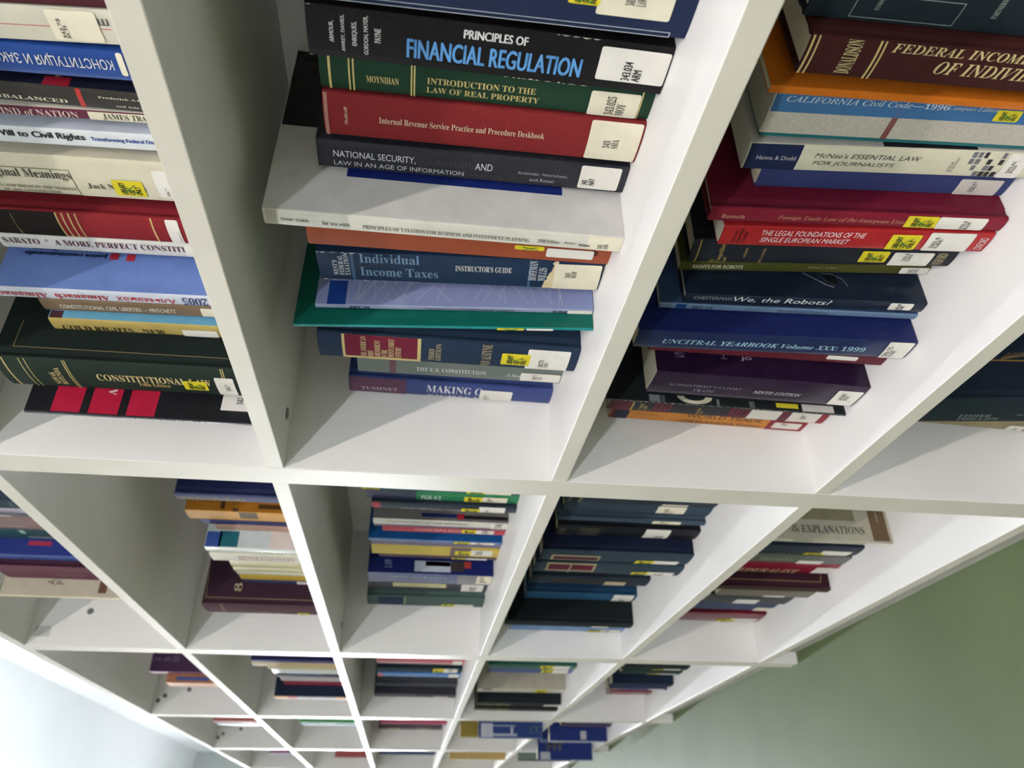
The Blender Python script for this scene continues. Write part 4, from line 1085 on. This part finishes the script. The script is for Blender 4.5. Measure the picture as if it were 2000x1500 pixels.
def make_book(spec, group, z0):
    label, kind, colour, fcol, pcol, fin, xn, xf, y, h, width, ln, dec = spec
    th = xn - xf
    ang = -math.atan(ln)
    ob = thing('book', label, 'book', (xf, y, z0 + (th * abs(ln) if ln < 0 else 0) + .0002), group)
    ob.rotation_euler = (0, ang, 0)
    hard = kind == 'h'
    jack = kind == 'j'
    sag = min(.0026, th * .055) if hard else (min(.002, th * .045) if jack else min(.0008, th * .03))
    wall = .0026 if hard else (.0018 if jack else .0007)
    wall = min(wall, th * .2)
    over = .003 if hard else (.0025 if jack else .0002)
    cm = mat(colour, fin); fm = mat(fcol or colour, fin)
    def prof(w):
        q = 2 * min(max(w / th, 0), 1) - 1
        return sag * q * q - sag
    def on_spine(s, w, e): return (th - w, prof(w) - e, h - s)
    def on_cover(s, w, e): return (th + e, -w, h - s)
    # the two boards
    g = .0012 if hard else 0.0
    j0, j1, j2 = .0035, .0075, .0125
    def board(name, side, mt):
        mb = MB()
        s = 1 if side else -1; xo = th if side else 0.0
        if hard:
            outer = [(xo, .0016), (xo, j0), (xo - s * g, (j0 + j1) / 2), (xo - s * g, j1), (xo, j2), (xo, width)]
            inner = [(xo - s * wall, .0026), (xo - s * wall, j0), (xo - s * (wall + g), (j0 + j1) / 2), (xo - s * (wall + g), j1), (xo - s * wall, j2), (xo - s * wall, width)]
        else:
            outer = [(xo, .0009), (xo, .01), (xo, width)]
            inner = [(xo - s * wall, .0014), (xo - s * wall, .01), (xo - s * wall, width)]
        mb.strip(outer, inner, 0, h, mt)
        return mb
    fb = board('front_cover', True, fm)
    bb = board('back_cover', False, fm)
    # the spine
    n = 14 if sag > .001 else 8
    ew = .0016 if hard else .0009
    sp = MB()
    outer = [(th, ew)] + [(th - (ew * .35 + (th - ew * .7) * i / n), prof(ew * .35 + (th - ew * .7) * i / n) + (ew * .25 if i in (0, n) else 0)) for i in range(n + 1)] + [(0, ew)]
    inner = [(th - wall, ew + .0008)] + [(min(max(p[0], wall), th - wall), p[1] + max(wall, .0007)) for p in outer[1:-1]] + [(wall, ew + .0008)]
    sp.strip(outer, inner, 0, h, cm)
    parts = []
    for d in dec:
        k, f = d[0], d[1]
        fn = on_spine if f == 's' else on_cover
        mb = sp if f == 's' else fb
        sg = 1 if f == 's' else -1
        def fl(a, b_): return (a, b_) if f == 's' else (-b_, -a)
        if k == 't':
            _, _, txt, style, ori, col, s0, s1, w0, w1, lay = d
            w0, w1 = fl(w0, w1)
            letter(mb, fn, txt, style, ori, s0, s1, w0, w1, .00034 + .0001 * lay + (.0001 if sag > .001 else 0), mat(col, 'i'))
        elif k == 'r':
            _, _, col, s0, s1, w0, w1, lay = d
            w0, w1 = fl(w0, w1)
            rect(mb, fn, s0, s1, w0, w1, .00012 + .0001 * lay, mat(col, fin), 0, 14)
        elif k in ('line', 'lineh'):
            _, _, col, s0, s1, w0, w1, lay = d
            w0, w1 = fl(w0, w1); t = .0007
            mt = mat(col, 'i')
            rect(mb, fn, s0, s1, w1 - t, w1, .0002, mt)
            if k == 'line':
                rect(mb, fn, s0, s1, w0, w0 + t, .0002, mt)
                rect(mb, fn, s0, s0 + t, w0, w1, .0002, mt); rect(mb, fn, s1 - t, s1, w0, w1, .0002, mt)
        elif k == 'torn':
            _, _, col, s0, s1, w0, w1, lay = d
            mt = mat(col, 'p'); N = 14
            vs = []
            for i in range(N + 1):
                w = w0 + (w1 - w0) * i / N
                vs += [fn(s0 + (s1 - s0) * (.1 + .55 * (1 - i / N) + .2 * rnd.random()), w, .0003), fn(s1, w, .0003)]
            mb.add(vs, [(2 * i, 2 * i + 1, 2 * i + 3, 2 * i + 2) for i in range(N)], mt)
        elif k == 'GRID':
            _, _, col, s0, s1, w0, w1, lay = d
            for a in range(6):
                for c in range(4):
                    if rnd.random() < .62:
                        ds, dw = (s1 - s0) / 6, (w1 - w0) / 4
                        rect(mb, fn, s0 + a * ds + ds * .08, s0 + (a + .7 + .25 * rnd.random()) * ds, w0 + c * dw + dw * .08, w0 + (c + .92) * dw, .0002, mat(col if rnd.random() < .6 else '#6e6f74', 'i'), 0, 1)
        elif k == 'SCR':
            _, _, col, s0, s1, w0, w1, lay = d
            w0, w1 = fl(w0, w1); mt = mat(col, 'i')
            for a in range(34):
                c = s0 + (s1 - s0) * (rnd.random() ** 1.3)
                c2 = c + (rnd.random() - .5) * .05
                stroke(mb, fn, [(max(c, s0), w0), (min(max(c2, s0), s1), w1)], .00035, .0002, mt)
        elif k == 'CRES':
            _, _, col, s0, s1, w0, w1, lay = d
            w0, w1 = fl(w0, w1); mt = mat(col, 'i'); N = 16; vs = []
            for i in range(N + 1):
                a = math.pi * i / N
                c, q = math.cos(a), math.sin(a)
                sm = (s0 + s1) / 2; r1 = (s1 - s0) / 2
                vs += [fn(sm - r1 * c, w0 + (w1 - w0) * q, .0002), fn(sm - r1 * .6 * c, w0 + (w1 - w0) * .55 * q, .0002)]
            mb.add(vs, [(2 * i, 2 * i + 1, 2 * i + 3, 2 * i + 2) for i in range(N)], mt)
        elif k == 'FAN':
            _, _, col, s0, s1, w0, w1, lay = d
            w0, w1 = fl(w0, w1); mt = mat(col, 'i')
            for a in range(7):
                stroke(mb, fn, [(s0, w1), (s0 + (s1 - s0) * (.25 + a * .12), w0)], .0005, .0002, mt)
        elif k == 'PL':
            _, _, col, tk, pts = d
            stroke(mb, fn, [(a, -b_) for a, b_ in pts], tk, .00022, mat(col, 'i'))
        elif k == 'worn':
            _, _, side, s0, s1 = d
            mt = mat('#d8d2c4', 'p'); w_ = .0004 if side == 'n' else th - .0004; sgn = 1 if side == 'n' else -1
            s = s0
            while s < s1:
                ln_ = .002 + .006 * rnd.random(); dp = .0004 + .0011 * rnd.random() ** 2
                mb.add([fn(s, w_, .0005), fn(min(s + ln_ * .4, s1), w_ + sgn * dp, .0005), fn(min(s + ln_, s1), w_, .0005)], [(0, 1, 2)], mt)
                s += ln_ + .004 * rnd.random()
        elif k == 'L':
            _, _, col, s0, s1, w0, w1, txt, style, a0, a1, b0, b1 = d
            lb = MB(); rect(lb, fn, s0, s1, w0, w1, .00075, mat(col, 'p'), .0018)
            if txt: letter(lb, fn, txt, style, 'a', a0, a1, b0, b1, .0011, mat('#2a2a2a', 'i'))
            parts.append(('call_number_label', lb))
        elif k == 'Y':
            _, _, s0, s1, w0, w1 = d
            lb = MB(); rect(lb, fn, s0, s1, w0, w1, .0008, mat('#e0d02c', 'p'), .0015)
            ds, dw = s1 - s0, w1 - w0
            if dw > .006:
                letter(lb, fn, 'LIBRARY\nUSE\nONLY', 'sb', 'a', s0 + .2 * ds, s1 - .12 * ds, w0 + .1 * dw, w1 - .1 * dw, .0011, mat('#24240f', 'i'))
            g_ = mat('#2f7a34', 'i')
            stroke(lb, fn, [(s0 + .25 * ds, w0 + .2 * dw), (s0 + .5 * ds, w0 + .55 * dw), (s1 - .2 * ds, w1 - .2 * dw)], .0008, .0014, g_)
            stroke(lb, fn, [(s0 + .3 * ds, w1 - .2 * dw), (s0 + .55 * ds, w0 + .45 * dw), (s1 - .25 * ds, w0 + .2 * dw)], .0008, .00145, g_)
            parts.append(('library_sticker', lb))
    fb.build('front_cover', ob); bb.build('back_cover', ob); sp.build('spine', ob)
    # the pages
    pg = MB()
    a, b_ = wall + .0002 + g, th - wall - .0002 - g
    if b_ - a < .0006: a, b_ = th * .4, th * .6
    ys = .0034 if not hard else .0045
    pw = width - (.004 if (hard or jack) else .0006)
    N = 6
    front = [(b_ - (b_ - a) * i / N, ys + prof(th * (i / N)) * .5) for i in range(N + 1)]
    rear = [(p[0], pw - (sag * .8 * (1 - (2 * i / N - 1) ** 2) if hard else 0)) for i, p in enumerate(front)]
    pg.strip(front, rear, over, h - over, mat(pcol, 'p'))
    pg.build('page_block', ob)
    for nm, lb in parts: lb.build(nm, ob)
    return ob

for group, z0, specs in SHELVES:
    for spec in specs: make_book(spec, group, z0)
